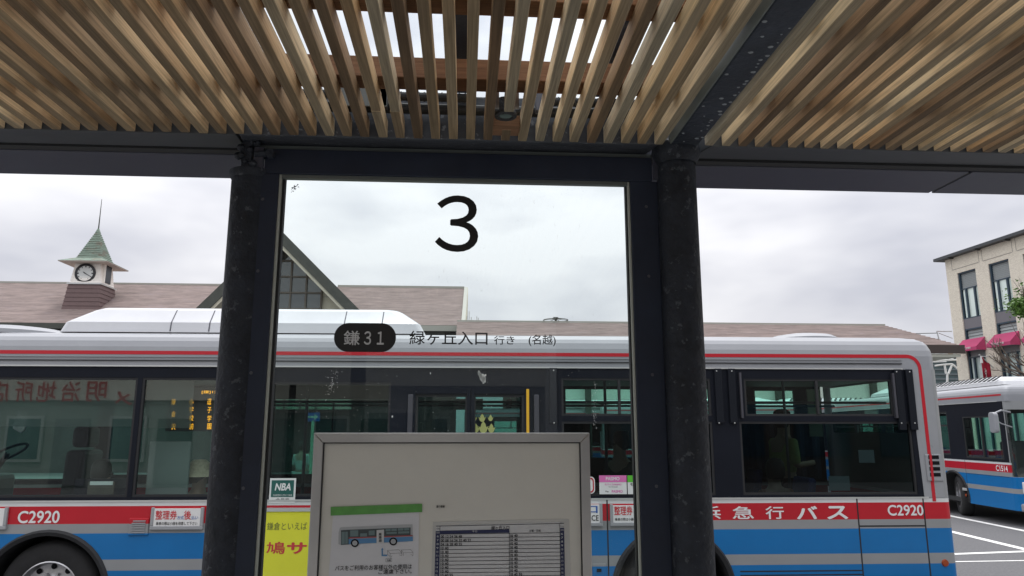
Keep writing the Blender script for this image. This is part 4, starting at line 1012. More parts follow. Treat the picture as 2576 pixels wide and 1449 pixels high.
# ---- second bus, coming towards us at the right: its right-hand side faces the road in front of us
def make_bus(name, label, L=10.5, number='C1514', detail=True):
    """body frame: u towards the front (front at u = 0, tail at -L), v away from the visible side"""
    b = empty(name, (0, 0, 0), label, 'bus', 'city buses')
    ar = [(-2.35, .62, .43), (-7.9, .62, .43)]
    side_lower('side_panel', b, -L + .13, -.13, .33, 1.31, 0, .045, ar); side_lower('side_panel', b, -L + .13, -.13, .33, 1.31, W_BUS - .045, W_BUS, ar)
    end_wrap(b, 0, 1, front=True); end_wrap(b, -L, -1); roof_shell(b, -L, 0)
    ops_ = [(-1.72, -.30, 1.36, 2.30), (-3.85, -2.35, 1.40, 2.44), (-5.6, -4.1, 1.40, 2.44), (-7.4, -5.85, 1.40, 2.44), (-9.2, -7.65, 1.40, 2.44)]
    mb = MB(); wall_cells(mb, -L + .3, -.16, 1.31, 2.594, .004, .05, ops_); mb.build('window_band', DARKP, b)
    mb = MB(); wall_cells(mb, -L + .3, -.16, 1.31, 2.594, W_BUS - .05, W_BUS - .004, ops_); mb.build('window_band', DARKP, b)
    for i, o_ in enumerate(ops_):
        w = window(b, *o_, .03, BUSGL, rub=.035)
        if i: MB().box(o_[0] + .03, o_[1] - .03, .0, .03, 2.08, 2.12).build('window_bar', RUB, w)
        m = (o_[0] + o_[1]) / 2; MB().box(m - .02, m + .02, .0, .03, (1.4 if not i else 2.12), (2.28 if not i else 2.41)).build('window_bar', RUB, w)
        window(b, *o_, W_BUS - .03, FARGL)
    MB().box(-L + .1, -.2, .06, W_BUS - .06, .33, .42).build('floor', INTDK, b); MB().box(-L + .1, -.2, .06, W_BUS - .06, 2.55, 2.59).build('ceiling', INTER, b)
    for k in range(6):
        for v in (.2, 1.8):
            s_ = MB(); u = -3.6 - k * 1.05; s_.box(u, u + .42, v, v + .42, .78, .92); s_.box(u, u + .08, v, v + .42, .92, 1.48); s_.build('seat', BLUEF, b)
    MB().box(-1.25, -.8, .5, 1.0, .8, 1.75).build('driver_seat', INTDK, b, bevel=.06)
    MB().box(-L + .14, -.14, -.003, .002, 2.72, 2.756).build('pinstripe', STRIPE, b)
    MB().box(-L + .3, -.3, -.012, .003, 2.596, 2.612).build('gutter_moulding', ALUP, b)
    for c, r, cz in ar:
        arch_trim(b, c, 0)
    wheel(b, -2.35, .22, steer=R(-20)); wheel(b, -2.35, W_BUS - .22, steer=R(-20), out=1); wheel(b, -7.9, .2); wheel(b, -7.9, W_BUS - .2, out=1)
    p = pod(b, -7.2, -3.9, .35, 2.1, 2.985, 3.22, .5)
    sp_ = MB(); n = 26
    pv_ = pod(b, -3.9, -.55, .35, 2.1, 2.985, 3.19, .45, m=PODW, name='roof_grille')
    for k in range(15):
        u = -3.45 + k * .18
        MB().prism([(u, .335, 3.08), (u + .07, .335, 3.08), (u + .18, .46, 3.185), (u + .11, .46, 3.185)], (0, -.006, .014)).build('grille_slot', INTDK, pv_)
    for q in ((-1.795, -1.785, -.0015, .002, .34, 1.30), (-1.785, -.2, -.0015, .002, 1.0, 1.008), (-2.0, -1.80, -.0015, .002, .62, .627)): MB().box(*q).build('panel_seam', RUB, b)
    dh = MB().box(-1.98, -1.80, -.03, .001, .60, .66).build('door_handle', ALUP, b, bevel=.01)
    MB().lathe([(0, -.01), (.03, -.008), (.035, 0)], (-1.9, 0, .50), n=16).build('side_marker_lamp', MATS['amber lamp lens'], b)
    text(number, -.62, -.22, 1.12, 1.235, lambda x, y: Vector((x, -.0035, y)), WL, b, off=.025)
    # mirror
    mr = MB(); mr.path([(.02, .05, 2.36), (.10, -.18, 2.40), (.12, -.34, 2.34)], .018, 8); mr.path([(.02, .05, 2.05), (.12, -.22, 2.12), (.12, -.34, 2.2)], .014, 8)
    mo = mr.build('mirror', BUSWHITE, b, True)
    MB().prism([(x + .0, .0, y) for x, y in rrect(-.11, .11, 1.93, 2.36, .07)], (0, .09, 0)).build('mirror_housing', BUSWHITE, mo, bevel=.02).location = (.12, -.42, 0)
    hl = MB().box(-.09, .012, .12, .50, .68, .92).build('headlight', PLT, b, bevel=.02); MB().box(-.09, .012, W_BUS - .5, W_BUS - .12, .68, .92).build('headlight', PLT, b, bevel=.02)
    MB().box(-.10, .05, .06, W_BUS - .06, .32, .48).build('bumper', BUSWHITE, b, bevel=.03)
    wp = MB(); wp.tube((.02, .5, 1.0), (.03, 1.1, 1.55), .01, n=6); wp.tube((.02, 1.5, 1.0), (.03, 2.0, 1.55), .01, n=6); wp.build('wiper', RUB, b)
    return b
WSC = mat('windscreen', (.02, .028, .03), .06, 0, coat=1.0)
def copy_tree(o, parent=None):
    c = o.copy(); col.objects.link(c)
    if parent is not None: c.parent = parent
    for ch in list(o.children): copy_tree(ch, c)
    return c
b2 = make_bus('city_bus', 'approaching city bus numbered C1514 with turned front wheel at the right edge')
wp_ = atZ(2424, 1296, 0)
d2 = ray(1343, 1084); d2.z = 0; d2.normalize()
ang = math.atan2(-d2.y, -d2.x)                      # u axis points towards us
nv = Vector((-math.sin(ang), math.cos(ang), 0))
ud = Vector((math.cos(ang), math.sin(ang), 0))
b2.location = Vector((wp_.x, wp_.y, 0)) - nv * .14 + ud * 2.35
b2.rotation_euler = (0, 0, ang)
b3 = copy_tree(b2); b3['label'] = 'distant city bus glimpsed only through the windows of the front bus, left of centre'
b3.location = (10.5, 33.2, 0); b3.rotation_euler = (0, 0, R(180))
b3.rotation_euler = (0, 0, R(0))
b4 = copy_tree(b2); b4['label'] = 'far city bus seen through the rear windows of the front bus beside the approaching one'
b4.location = (15.6, 26.5, 0); b4.rotation_euler = (0, 0, R(-8))

# ------------------------------------------------------------------ people
CLOTH = {}
def cloth(name, c, v=.15): 
    if name not in CLOTH: CLOTH[name] = mat(name, c, .9, 0, v, 40)
    return CLOTH[name]
def skin_obj(name, verts, edges, radii, m, parent, root=0, sub=2):
    me = bpy.data.meshes.new(name); me.from_pydata(verts, edges, []); me.materials.append(m)
    o = bpy.data.objects.new(name, me); col.objects.link(o); o.parent = parent
    s = o.modifiers.new('skin', 'SKIN'); s.use_smooth_shade = True
    for i, r in enumerate(radii):
        sv = me.skin_vertices[0].data[i]; rr_ = r if isinstance(r, tuple) else (r, r); sv.radius = rr_; sv.use_root = (i == root)
    ss = o.modifiers.new('subdivision', 'SUBSURF'); ss.levels = ss.render_levels = sub
    return o
def person(loc, face, label, shirt, trousers, seated=False, hat=None, group=None, hair=True, h=1.65, arms=0.0, parent=None):
    """face: rotation about z; the figure looks along its own -y"""
    p = empty('person', loc, label, 'person', group, face); k = h / 1.65
    hip = .46 if seated else .88
    V = [(0, 0, hip), (0, .01, hip + .18), (0, .01, hip + .40), (0, .0, hip + .52), (0, -.01, hip + .62), (0, -.02, hip + .72)]
    Rr = [(.14, .11), (.13, .10), (.155, .105), (.06, .06), (.075, .085), (.055, .07)]
    E = [(0, 1), (1, 2), (2, 3), (3, 4), (4, 5)]
    for s in (-1, 1):
        b = len(V); V += [(s * .19, .01, hip + .44), (s * .23, .0, hip + .17), (s * .20, -.20 - .05 * arms, hip + .10 + .25 * arms), (s * .19, -.28, hip + .10 + .27 * arms)]
        Rr += [.062, .045, .033, (.042, .022)]; E += [(2, b), (b, b + 1), (b + 1, b + 2), (b + 2, b + 3)]
        b = len(V)
        if seated: V += [(s * .10, -.02, hip), (s * .11, -.42, hip + .02), (s * .11, -.42, .10), (s * .11, -.55, .05)]
        else: V += [(s * .09, 0, hip - .06), (s * .10, -.02, .48), (s * .10, .02, .09), (s * .11, -.12, .04)]
        Rr += [.085, .062, .045, (.045, .03)]; E += [(0, b), (b, b + 1), (b + 1, b + 2), (b + 2, b + 3)]
    V = [(x * k, y * k, z * k) for x, y, z in V]; 
    skin_obj('body', V, E, [tuple(q * k for q in r) if isinstance(r, tuple) else r * k for r in Rr], SKIN, p)
    sv = [0, 1, 2, 6, 7, 8, 14, 15, 16]
    sh = [V[0], V[1], V[2]] + [V[6], V[7]] + [V[14], V[15]]
    skin_obj('shirt', [Vector(q) for q in sh], [(0, 1), (1, 2), (2, 3), (3, 4), (2, 5), (5, 6)], [(.165 * k, .135 * k), (.155 * k, .125 * k), (.17 * k, .125 * k), .075 * k, .06 * k, .075 * k, .06 * k], shirt, p)
    tr_ = [V[0], V[10], V[11], V[12], V[18], V[19], V[20]]
    skin_obj('trousers', tr_, [(0, 1), (1, 2), (2, 3), (0, 4), (4, 5), (5, 6)], [(.165 * k, .135 * k), .10 * k, .078 * k, .062 * k, .10 * k, .078 * k, .062 * k], trousers, p)
    zh = (hip + .68) * k
    fc = MB().lathe([(0, -.012), (.012, -.006), (.012, .006), (0, .012)], (-.028 * k, -.098 * k, zh), n=8).lathe([(0, -.012), (.012, -.006), (.012, .006), (0, .012)], (.028 * k, -.098 * k, zh), n=8)
    fc.build('eyes', HAIR, p, True)
    if hair:
        MB().lathe([(.0, .155), (.06, .145), (.092, .10), (.10, .04), (.096, -.03), (.075, -.07)], (0, .018 * k, zh), 'z', 18).build('hair', HAIR, p, True)
    if hat:
        MB().lathe([(0, .165), (.06, .16), (.10, .13), (.112, .06), (.12, .045), (.20, .0), (.205, -.006), (.12, .03), (.105, .03)], (0, 0, zh), 'z', 24).build('hat', hat, p, True)
    return p
def bw(u, v, z=0.0): return BP + BX * u + BN * v + Vector((0, 0, z))
DK = cloth('dark cloth', (.03, .03, .035)); 
HATM = cloth('straw hat weave', (.50, .42, .30), .25)
def seat_person(px, py_head, v, label, shirt, hat=None, face=0.0, seated=True, h=1.6, hair=True, arms=0.0):
    u, z = BU(px, py_head, v); zh = (.46 if seated else .88) + .68
    base = z - zh * h / 1.65
    return person(tuple(bw(u, v, base)), BTH + face, label, shirt, DK, seated, hat, 'bus passengers', hair, h, arms)
seat_person(500, 1196, .55, 'seated bus passenger in a pale straw bucket hat and grey shirt', cloth('pale grey shirt', (.35, .36, .35)), HATM, R(75))
seat_person(1948, 1188, .50, 'seated bus passenger in a pink patterned top low in the rear window', cloth('pink patterned top', (.40, .20, .16), .6), None, R(200), h=1.5)
seat_person(1806, 1188, .5, 'dark haired bus passenger in a grey top half hidden by the right column', cloth('grey top', (.20, .21, .22)), None, R(180), h=1.5)
seat_person(1560, 1116, 1.2, 'bus passenger facing left in a dark top behind the glass left of the thick column', cloth('dark green top', (.05, .07, .06)), None, R(-60), h=1.7)
seat_person(1968, 1062, 1.75, 'standing bus passenger in a dark round hat and yellow green jacket behind the rear window', cloth('yellow green jacket', (.36, .38, .15)), cloth('black hat felt', (.012, .012, .013)), R(100), seated=False, h=1.7, arms=.4)
seat_person(258, 1192, .6, 'seated dark haired bus passenger beside the fare box in the front window', DK, None, R(90), h=1.5)
for px, sc, lab, sh_ in ((760, 1, 'pedestrian in a pale top walking beyond the bus, left of the other', cloth('pale top', (.45, .5, .48))), (779, 1, 'pedestrian in a white skirt and top beside the sign pole beyond the bus', cloth('white top', (.66, .68, .66)))):
    q = atY(px, 1120, 21.0); person((q.x, 21.0 + (px - 760) * .02, 0), R(160), lab, sh_, cloth('light trousers', (.4, .42, .4)), False, None, 'pedestrians by the station', h=1.62)

# arrow sign on a pole
sg = atY(788, 1049, 17.5)
sp_ = empty('arrow_sign', (sg.x, 17.5, 0), 'blue sign with a white right arrow on a pale green pole, seen through the bus', 'sign')
MB().tube((sg.x, 17.5, 0), (sg.x, 17.5, sg.z - .08), .035).build('pole', mat('pale green paint', (.45, .70, .50), .5), sp_, local=False)
MB().box(sg.x - .155, sg.x + .155, 17.47, 17.49, sg.z - .10, sg.z + .10).build('panel', mat('sign blue', (.02, .14, .55), .4), sp_, local=False)
MB().prism([(sg.x + a, 17.466, sg.z + b) for a, b in ((-.12, -.022), (.03, -.022), (.03, -.07), (.125, 0), (.03, .07), (.03, .022), (-.12, .022))], (0, .003, 0)).build('arrow', WHITE, sp_, local=False)

# ------------------------------------------------------------------ tree at the right edge
BARK = mat('bark', (.12, .095, .075), .9, 0, .3, 12, .5, 20); LEAF = mat('fresh green leaves', (.075, .16, .018), .6, 0, .5, 3)
tb = atY(2640, 1000, 22.0)
te = empty('street_tree', (tb.x, 22, 0), 'street tree with bare twigs and a bright green leafy bough at the right edge', 'tree')
t = MB(); t.tube((tb.x, 22, 0), (tb.x, 22, 3.4), .16, .12, 10); top_ = Vector((tb.x, 22, 3.4))
rnd = random.Random(3); tips = []
def limb(p, d, l, r, lev):
    q = p + d * l; t.tube(p, q, r, r * .62, 6)
    if lev == 0: tips.append(q); return
    for _ in range(3):
        nd = (d + Vector((rnd.uniform(-.7, .7), rnd.uniform(-.7, .7), rnd.uniform(-.2, .6)))).normalized(); limb(q, nd, l * rnd.uniform(.55, .8), r * .6, lev - 1)
for k in range(7):
    a = k * .9 + .3; limb(top_ - Vector((0, 0, .2 * (k % 3))), Vector((math.cos(a) * .9, math.sin(a) * .9, .45 + .25 * (k % 3))).normalized(), .8, .05, 3)
t.build('trunk', BARK, te, local=False)
lf = MB()
def leaf_clump(c, rad, n):
    for _ in range(n):
        o_ = Vector((rnd.gauss(0, 1), rnd.gauss(0, 1), rnd.gauss(0, .6))) * rad * .5; a = Vector((rnd.uniform(-1, 1), rnd.uniform(-1, 1), rnd.uniform(-.5, .5))).normalized() * .05
        b = a.cross(Vector((rnd.uniform(-1, 1), rnd.uniform(-1, 1), rnd.uniform(-1, 1)))).normalized() * .03
        p = c + o_; lf.quad(p - a, p - b, p + a, p + b)
for px, py, rad, n in ((2576, 772, .42, 700), (2566, 766, .18, 160), (2574, 786, .25, 260), (2600, 760, .6, 900), (2640, 740, .8, 1200), (2660, 800, .7, 900)): leaf_clump(atY(px, py, 22 + rnd.uniform(-.4, .4)), rad, n)
lf.build('crown', LEAF, te, local=False)
tw = MB()
for k in range(7):
    s_ = atY(2610 + rnd.uniform(0, 30), 960 + rnd.uniform(-40, 60), 22); e_ = atY(2545 + rnd.uniform(0, 40), 860 + rnd.uniform(-40, 90), 22 + rnd.uniform(-.5, .5)); tw.tube(s_, e_, .03, .008, 5)
    e2_ = e_ + Vector((rnd.uniform(-.15, .1), 0, rnd.uniform(.1, .4))); tw.tube(e_, e2_, .008, .004, 4)
for k in range(8):
    s_ = atY(2580, 752, 22); e_ = atY(2548 + 5 * k, 712 + rnd.uniform(-18, 18), 22); tw.tube(s_, e_, .014, .004, 4)
tw.build('twigs', BARK, te, local=False)

# ------------------------------------------------------------------ shop row and an invented dark block behind us (they show in the bus windows)
WL2 = mat('pale grey render', (.36, .37, .35), .8, 0, .1, 1.5); BEI = mat('beige fascia', (.80, .77, .68), .7)
rb = empty('shop_building', (-9, -13, 0), 'pale shop row with big red sign letters, mirrored in the front bus window', 'building')
MB().box(-26, 2, -22, -12.2, 0, 6.4).build('wall', WL2, rb, local=False)
MB().box(-26, 2, -12.2, -12.0, 3.05, 4.5).build('fascia', BEI, rb, local=False)
# sign letters placed where the window mirrors them
def mirror_pt(px, py, Yb=-11.95):
    d = ray(px, py); p = onp(px, py, BP, BN); rdir = d - BN * (2 * d.dot(BN)); return p + rdir * ((Yb - p.y) / rdir.y)
for ch, x0, x1, y0, y1 in (('メ', 288, 332, 985, 1018), ('明', 214, 268, 960, 1010), ('治', 150, 203, 960, 1010), ('地', 88, 142, 960, 1010), ('所', 34, 84, 960, 1010), ('店', -30, 24, 960, 1010)):
    a = mirror_pt(x0, y1); b = mirror_pt(x1, y0)
    x_lo, x_hi = min(a.x, b.x), max(a.x, b.x)
    text(ch, x_hi, x_lo, min(a.z, b.z), max(a.z, b.z), lambda s, z: Vector((s, -11.94, z)), RP, rb, off=.045, local=False)
for k in range(7):
    x = -24 + k * 3.6
    w = MB().box(x, x + 1.3, -12.15, -12.05, .9, 2.5).build('window', ALUP, rb, local=False); MB().box(x + .1, x + 1.2, -12.06, -12.03, 1.0, 2.4).build('pane', NAVY, w, local=False)
    MB().box(x + 1.7, x + 2.9, -12.15, -12.05, .1, 2.4).build('door', INTDK if k % 2 else SPN, rb, local=False)
rc = empty('invented_block', (14, -14, 0), 'invented dark brown block behind the camera, kept dark to quiet rear window reflections', 'building')  # invented unseen block, dark so the rear bus windows mirror little
MB().box(4, 34, -26, -14, 0, 9).build('wall', mat('dark brown cladding', (.075, .065, .06), .6, 0, .4, .6), rc, local=False)
for k in range(8):
    for j in range(2): MB().box(5.5 + k * 3.4, 7.7 + k * 3.4, -14, -13.95, 1.0 + j * 3.6, 3.0 + j * 3.6).build('window', NAVY, rc, local=False)

# ------------------------------------------------------------------ bus shelter
sh = empty('bus_shelter', (0, 3.0, .15), 'charcoal steel bus shelter with slatted cedar canopy and a framed glass panel marked 3', 'bus shelter')
def S(mb, name, m, smooth=False, bevel=0): return mb.build(name, m, sh, smooth, bevel, local=False)
ZG = .15
# columns
def column(x, y, r, ztop_, name='column'):
    n = 40; mb = MB(); mb.tube((x, y, ZG), (x, y, ztop_), r, r, n); return S(mb, name, STEEL, True)
cl_ = atY(1667, 800, 3.03).x; cr_x = atY(1762, 800, 3.03).x
CRX, CRR = (cl_ + cr_x) / 2 + .004, (cr_x - cl_) / 2 + .003
CLX = atY(565, 712, 3.10).x + .086
c1 = column(CLX, 3.10, .086, 3.06); c2 = column(CRX, 3.03, CRR, 3.16)
# base plates
for x, y in ((CLX, 3.10), (CRX, 3.03)): S(MB().box(x - .15, x + .15, y - .15, y + .15, ZG + .001, ZG + .02), 'base_plate', STEEL)
# rough weld cap of the left column
mb = MB(); rnd2 = random.Random(5)
mb.lathe([(.088, -.03), (.098, -.012), (.098, .004), (.06, .012), (0, .012)], (CLX, 3.10, 3.06), 'z', 26)
mb.box(-.955, -.915, 3.02, 3.14, 3.07, 3.22)
for k in range(26): 
    q = Vector((-.935 + rnd2.uniform(-.035, .07), 3.03 + rnd2.uniform(-.02, .02), 3.08 + rnd2.uniform(0, .12))); r_ = rnd2.uniform(.008, .02)
    mb.lathe([(0, -r_), (r_ * .8, -r_ * .5), (r_, 0), (r_ * .7, r_ * .6), (0, r_)], tuple(q), 'z', 8)
S(mb, 'column_cap', STEEL, True)
mb = MB(); mb.tube((-.90, 3.02, 3.125), (-.83, 3.02, 3.13), .014, n=8); mb.lathe([(0, -.012), (.02, -.012), (.02, .012), (0, .012)], (-.835, 3.015, 3.125), 'y', 6)
S(mb, 'bolt', STEEL)
# collar of the right column
cp = MB(); cp.lathe([(CRR, -.05), (CRR + .008, -.035), (CRR + .018, -.012), (CRR + .022, .01), (CRR + .018, .035), (CRR, .06), (0, .06)], (CRX, 3.02, 3.165), 'z', 40)
S(cp, 'column_collar', STEEL, True)
# frame: filler posts, stiles, rails
FY0, FY1 = 3.035, 3.11
zg_top = 3.042
SLX0 = atY(625, 478, FY0).x; SRX1 = atY(1667, 800, FY0).x
S(MB().box(SLX0, -.800, FY0, FY1, ZG, 3.045), 'frame_stile', STEEL2, bevel=.003); S(MB().box(.712, SRX1, FY0, FY1, ZG, 3.045), 'frame_stile', STEEL2, bevel=.003)
S(MB().box(-.862, .812, FY0 - .001, FY1, 3.046, 3.155), 'top_rail', STEEL2, bevel=.003)
S(MB().box(-.7995, .711, FY0 + .02, FY1, ZG + .1, ZG + .25), 'bottom_rail', STEEL2, bevel=.003)
# glazing beads: pale line and dark gasket
BEAD = mat('grey green glazing bead', (.11, .125, .12), .5); BEADL = mat('pale glazing bead', (.42, .44, .40), .5)
S(MB().box(-.7995, -.791, FY0 + .012, FY0 + .05, ZG + .25, 3.045), 'glazing_bead', BEADL); S(MB().box(-.7905, -.780, FY0 + .03, FY0 + .06, ZG + .25, 3.045), 'gasket', RUB)
S(MB().box(.703, .711, FY0 + .012, FY0 + .05, ZG + .25, 3.045), 'glazing_bead', BEADL); S(MB().box(.697, .7025, FY0 + .03, FY0 + .06, ZG + .25, 3.045), 'gasket', RUB)
S(MB().box(-.790, .702, FY0 + .012, FY0 + .04, 3.030, 3.0455), 'glazing_bead', BEAD)
mb = MB()
for x in (-.86, .78):
    for z in (2.93, 2.62, 2.2, 1.75): mb.lathe([(0, -.002), (.006, -.002), (.007, .001)], (x, FY0, z), 'y', 12)
S(mb, 'rivets', GBL)
GY = FY0 + .046
pane = S(MB().quad((-.780, GY, ZG + .25), (.698, GY, ZG + .25), (.698, GY, 3.032), (-.780, GY, 3.032)), 'glass_pane', PANE)
pane['label'] = 'smudged glass panel carrying the number 3'
# vinyl on the glass
VIN = mat('black vinyl', (.008, .008, .010), .45); VG = mat('grey vinyl', (.55, .56, .58), .5)
def gp(x, y): p = atY(x, y, GY - .002); return p.x, p.z
def gt(body, x0, y0, x1, y1, m, dy=.002, name='vinyl_lettering', **k):
    a0, b1 = gp(x0, y0); a1, b0 = gp(x1, y1)
    o = text(body, a0, a1, b0, b1, lambda a, b: Vector((a, GY - dy, b)), m, pane, name=name, **k); o.parent = pane; return o
pane_inv = None
gt('３', 1098, 492, 1201, 633, VIN, name='vinyl_number', off=.009)
a0, b1 = gp(842, 812); a1, b0 = gp(995, 886)
MB().prism([(x, GY - .0015, z) for x, z in rrect(a0, a1, b0, b1, (b1 - b0) / 2 * .98, 10)], (0, -.0008, 0)).build('vinyl_pill', VIN, pane)
gt('鎌', 866, 832, 904, 868, VG, dy=.0035, off=.012); gt('３１', 917, 834, 965, 867, VG, dy=.0035, off=.015)
#gt('鎌 31', 866, 832, 965, 868, VG, dy=.0035, off=.012)
gt('緑ヶ丘入口', 1031, 832, 1226, 868, VIN, off=.010); gt('行き', 1243, 845, 1294, 867, VIN, off=.009); gt('(名越)', 1330, 842, 1398, 871, VIN, off=.009)
# marks on the glass: droppings and cobweb crumbs
DRP = glass('bird dropping', (.9, .9, .9), 1.05, milk=.92, milkcol=(.85, .86, .85))
mb = MB(); rr2 = random.Random(2)
def blob(x, y, r, sy=1.5):
    a, b = gp(x, y); n = 9; s = r / F * 3.1
    mb.add([(a + s * (1 + rr2.uniform(-.35, .35)) * math.cos(k * 2 * math.pi / n), GY - .002, b + s * sy * (1 + rr2.uniform(-.35, .35)) * math.sin(k * 2 * math.pi / n)) for k in range(n)], [tuple(range(n))])
for x, y, r in ((1206, 940, 4), (1209, 946, 5), (1214, 951, 6), (1217, 956, 5), (1216, 963, 2), (1083, 939, 1.5), (987, 1048, 2), (1221, 944, 2), (1204, 936, 3)): blob(x, y, r)
for k in range(60):
    g_ = rr2.gauss(0, 1); x, y = 838 + rr2.gauss(0, 7) - g_ * 5, 962 + g_ * 17; blob(x, y, rr2.uniform(.3, .9), 1)
for k in range(50): blob(1495 + rr2.gauss(0, 3), rr2.uniform(960, 1080), rr2.uniform(.3, .8), 1.2)
for k in range(90): blob(rr2.uniform(700, 1575), rr2.uniform(930, 1085), rr2.uniform(.25, .6), 1)
mb.build('specks', DRP, pane)
mb = MB()
for k in range(26): x = 737 + rr2.uniform(-5, 16) ; blob(x, 474 + rr2.uniform(-8, 8) - (x - 737) * .4, rr2.uniform(.6, 1.8), 1)
mb.build('crumbs', INK, pane)
# beam over the frame (tube with a flat flange)
S(MB().box(-4.6, -.965, 2.955, 3.108, 3.182, 3.385), 'beam', BEAM, bevel=.004)
S(MB().prism([(-.955, 2.955, 3.184), (.826, 2.955, 3.184), (.79, 3.108, 3.184), (-.955, 3.108, 3.184)], (0, 0, .20)), 'beam', RAIL, bevel=.006)
S(MB().prism([(1.055, 2.955, 3.184), (5.2, 2.955, 3.184), (5.2, 3.108, 3.184), (1.01, 3.108, 3.184)], (0, 0, .20)), 'beam', BEAM, bevel=.004)
# thin rail under the beam
S(MB().box(-.90, .82, 3.06, 3.13, 3.158, 3.180), 'rail_strip', BEADL if False else BEAD)
# gutter fascia behind
gf = MB(); gf.box(-4.6, 2.365, 3.16, 3.47, 3.168, 3.36); S(gf, 'gutter_fascia', FASCIA, bevel=.004)
S(MB().box(2.38, 5.2, 3.16, 3.47, 3.168, 3.36), 'gutter_fascia', FASCIA, bevel=.004)
S(MB().box(2.35, 2.40, 3.18, 3.45, 3.172, 3.35), 'gutter_joint', INTDK)
S(MB().box(-4.6, 5.2, 3.111, 3.158, 3.174, 3.20), 'flashing', RUB)
# bracket plates beside the columns
for x0, x1 in ((-.905, -.866), (.814, .86)): S(MB().box(x0, x1, 3.02, 3.034, 3.05, 3.155), 'bracket_plate', FASCIA)
# canopy slats
ZS, PIT, XS0, SW, SH_ = 3.182, .07367, -1.7745, .036, .073
SLX = -.0
def slat_mesh(L_, seed):
    rs = random.Random(seed); c = .0025; mb = MB(); w = SW / 2; wob = rs.uniform(-.0012, .0012)
    sec = [(-w + c, 0), (w - c, 0), (w, c), (w, SH_ - c), (w - c, SH_), (-w + c, SH_), (-w, SH_ - c), (-w, c)]
    m_ = len(sec); segs_ = 3
    for k in range(segs_ + 1):
        y = -L_ * k / segs_; dx = wob * (k % 2)
        mb.v += [(x + dx, y, z + rs.uniform(-.0006, .0006)) for x, z in sec]
    for k in range(segs_):
        for j in range(m_): mb.f.append((k * m_ + j, k * m_ + (j + 1) % m_, (k + 1) * m_ + (j + 1) % m_, (k + 1) * m_ + j)); mb.m.append(0)
    mb.f.append(tuple(range(m_))); mb.m.append(0); mb.f.append(tuple(range(segs_ * m_, segs_ * m_ + m_))[::-1]); mb.m.append(0)
    return mb
lens = {}
rs = random.Random(11)
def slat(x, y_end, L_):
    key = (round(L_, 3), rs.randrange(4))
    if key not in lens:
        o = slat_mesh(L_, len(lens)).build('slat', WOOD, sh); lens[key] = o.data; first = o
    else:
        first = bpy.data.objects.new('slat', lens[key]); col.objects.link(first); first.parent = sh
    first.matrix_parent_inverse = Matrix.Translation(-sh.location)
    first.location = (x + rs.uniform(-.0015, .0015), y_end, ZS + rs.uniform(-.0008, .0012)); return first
raf0, raf1 = .872, 1.01        # rafter strip left clear
lampx = atY(1268, 300, 2.85).x
klamp = round((lampx - SW / 2 - XS0) / PIT)
for k in range(-24, 78):
    xl_ = XS0 + k * PIT; xc = xl_ + SW / 2
    if raf0 - .012 < xc < raf1 + .018 : continue
    if k == klamp:
        slat(xc, 2.66, 3.3); 
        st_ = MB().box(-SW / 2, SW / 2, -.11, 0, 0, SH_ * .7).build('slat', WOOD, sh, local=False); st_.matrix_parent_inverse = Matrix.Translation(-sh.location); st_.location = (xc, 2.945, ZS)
    elif k in (klamp - 5 - 1, klamp - 7 - 0):
        slat(xc, 2.945, .255); slat(xc + .001, 2.686, 3.3)
    else: slat(xc, 2.945 + rs.uniform(-.003, .003), 3.6)
# battens across the slats
for y0, y1, z1 in ((2.548, 2.652, .082), (2.03, 2.12, .10), (1.50, 1.60, .10), (.99, 1.08, .085), (.47, .56, .085), (-.05, .04, .085), (-.5, -.42, .085)):
    for xa_, xb_ in ((-4.4, -2.65), (-2.64, raf0 - .02), (raf1 + .06, 4.6)):
        o = MB().box(xa_, xb_, 0, y1 - y0, 0, z1).build('batten', WOODD, sh, bevel=.003); o.matrix_parent_inverse = Matrix.Translation(-sh.location); o.location = (0, y0, ZS + SH_ + .003)
        o.data.transform(Matrix.Identity(4))
# rafter
S(MB().box(raf0, raf1 - .02, -.7, 2.945, 3.176, 3.36), 'rafter', mat('rafter paint', (.024, .03, .042), .55, 0, .4, 5, .6, 30, spots=(26, .655, (.20, .22, .24)), spec=.3), bevel=.006)
S(MB().box(raf1 + .012, raf1 + .035, -.7, 2.945, 3.20, 3.36), 'rafter_shadow_gap', INTDK) if False else None
S(MB().box(raf0 - .006, raf0 - .001, -.7, 2.94, 3.178, 3.30), 'rafter_edge', BEAD)
bl = MB(); rb_ = random.Random(9)
for k in range(34):
    y = 2.9 - k * .028 - rb_.uniform(0, .02); x = raf1 - .03 - abs(rb_.gauss(0, .018)) if k % 3 else rb_.uniform(raf0 + .01, raf1 - .04); r_ = rb_.uniform(.002, .006)
    bl.lathe([(r_ * 1.3, 3.1755), (r_, 3.1738), (r_ * .6, 3.1742), (r_ * .3, 3.1730), (0, 3.1735)], (x, y, 0), 'z', 9, sx=1.3)
S(bl, 'paint_blisters', mat('pale corroded paint', (.20, .22, .24), .6))['kind'] = 'stuff'
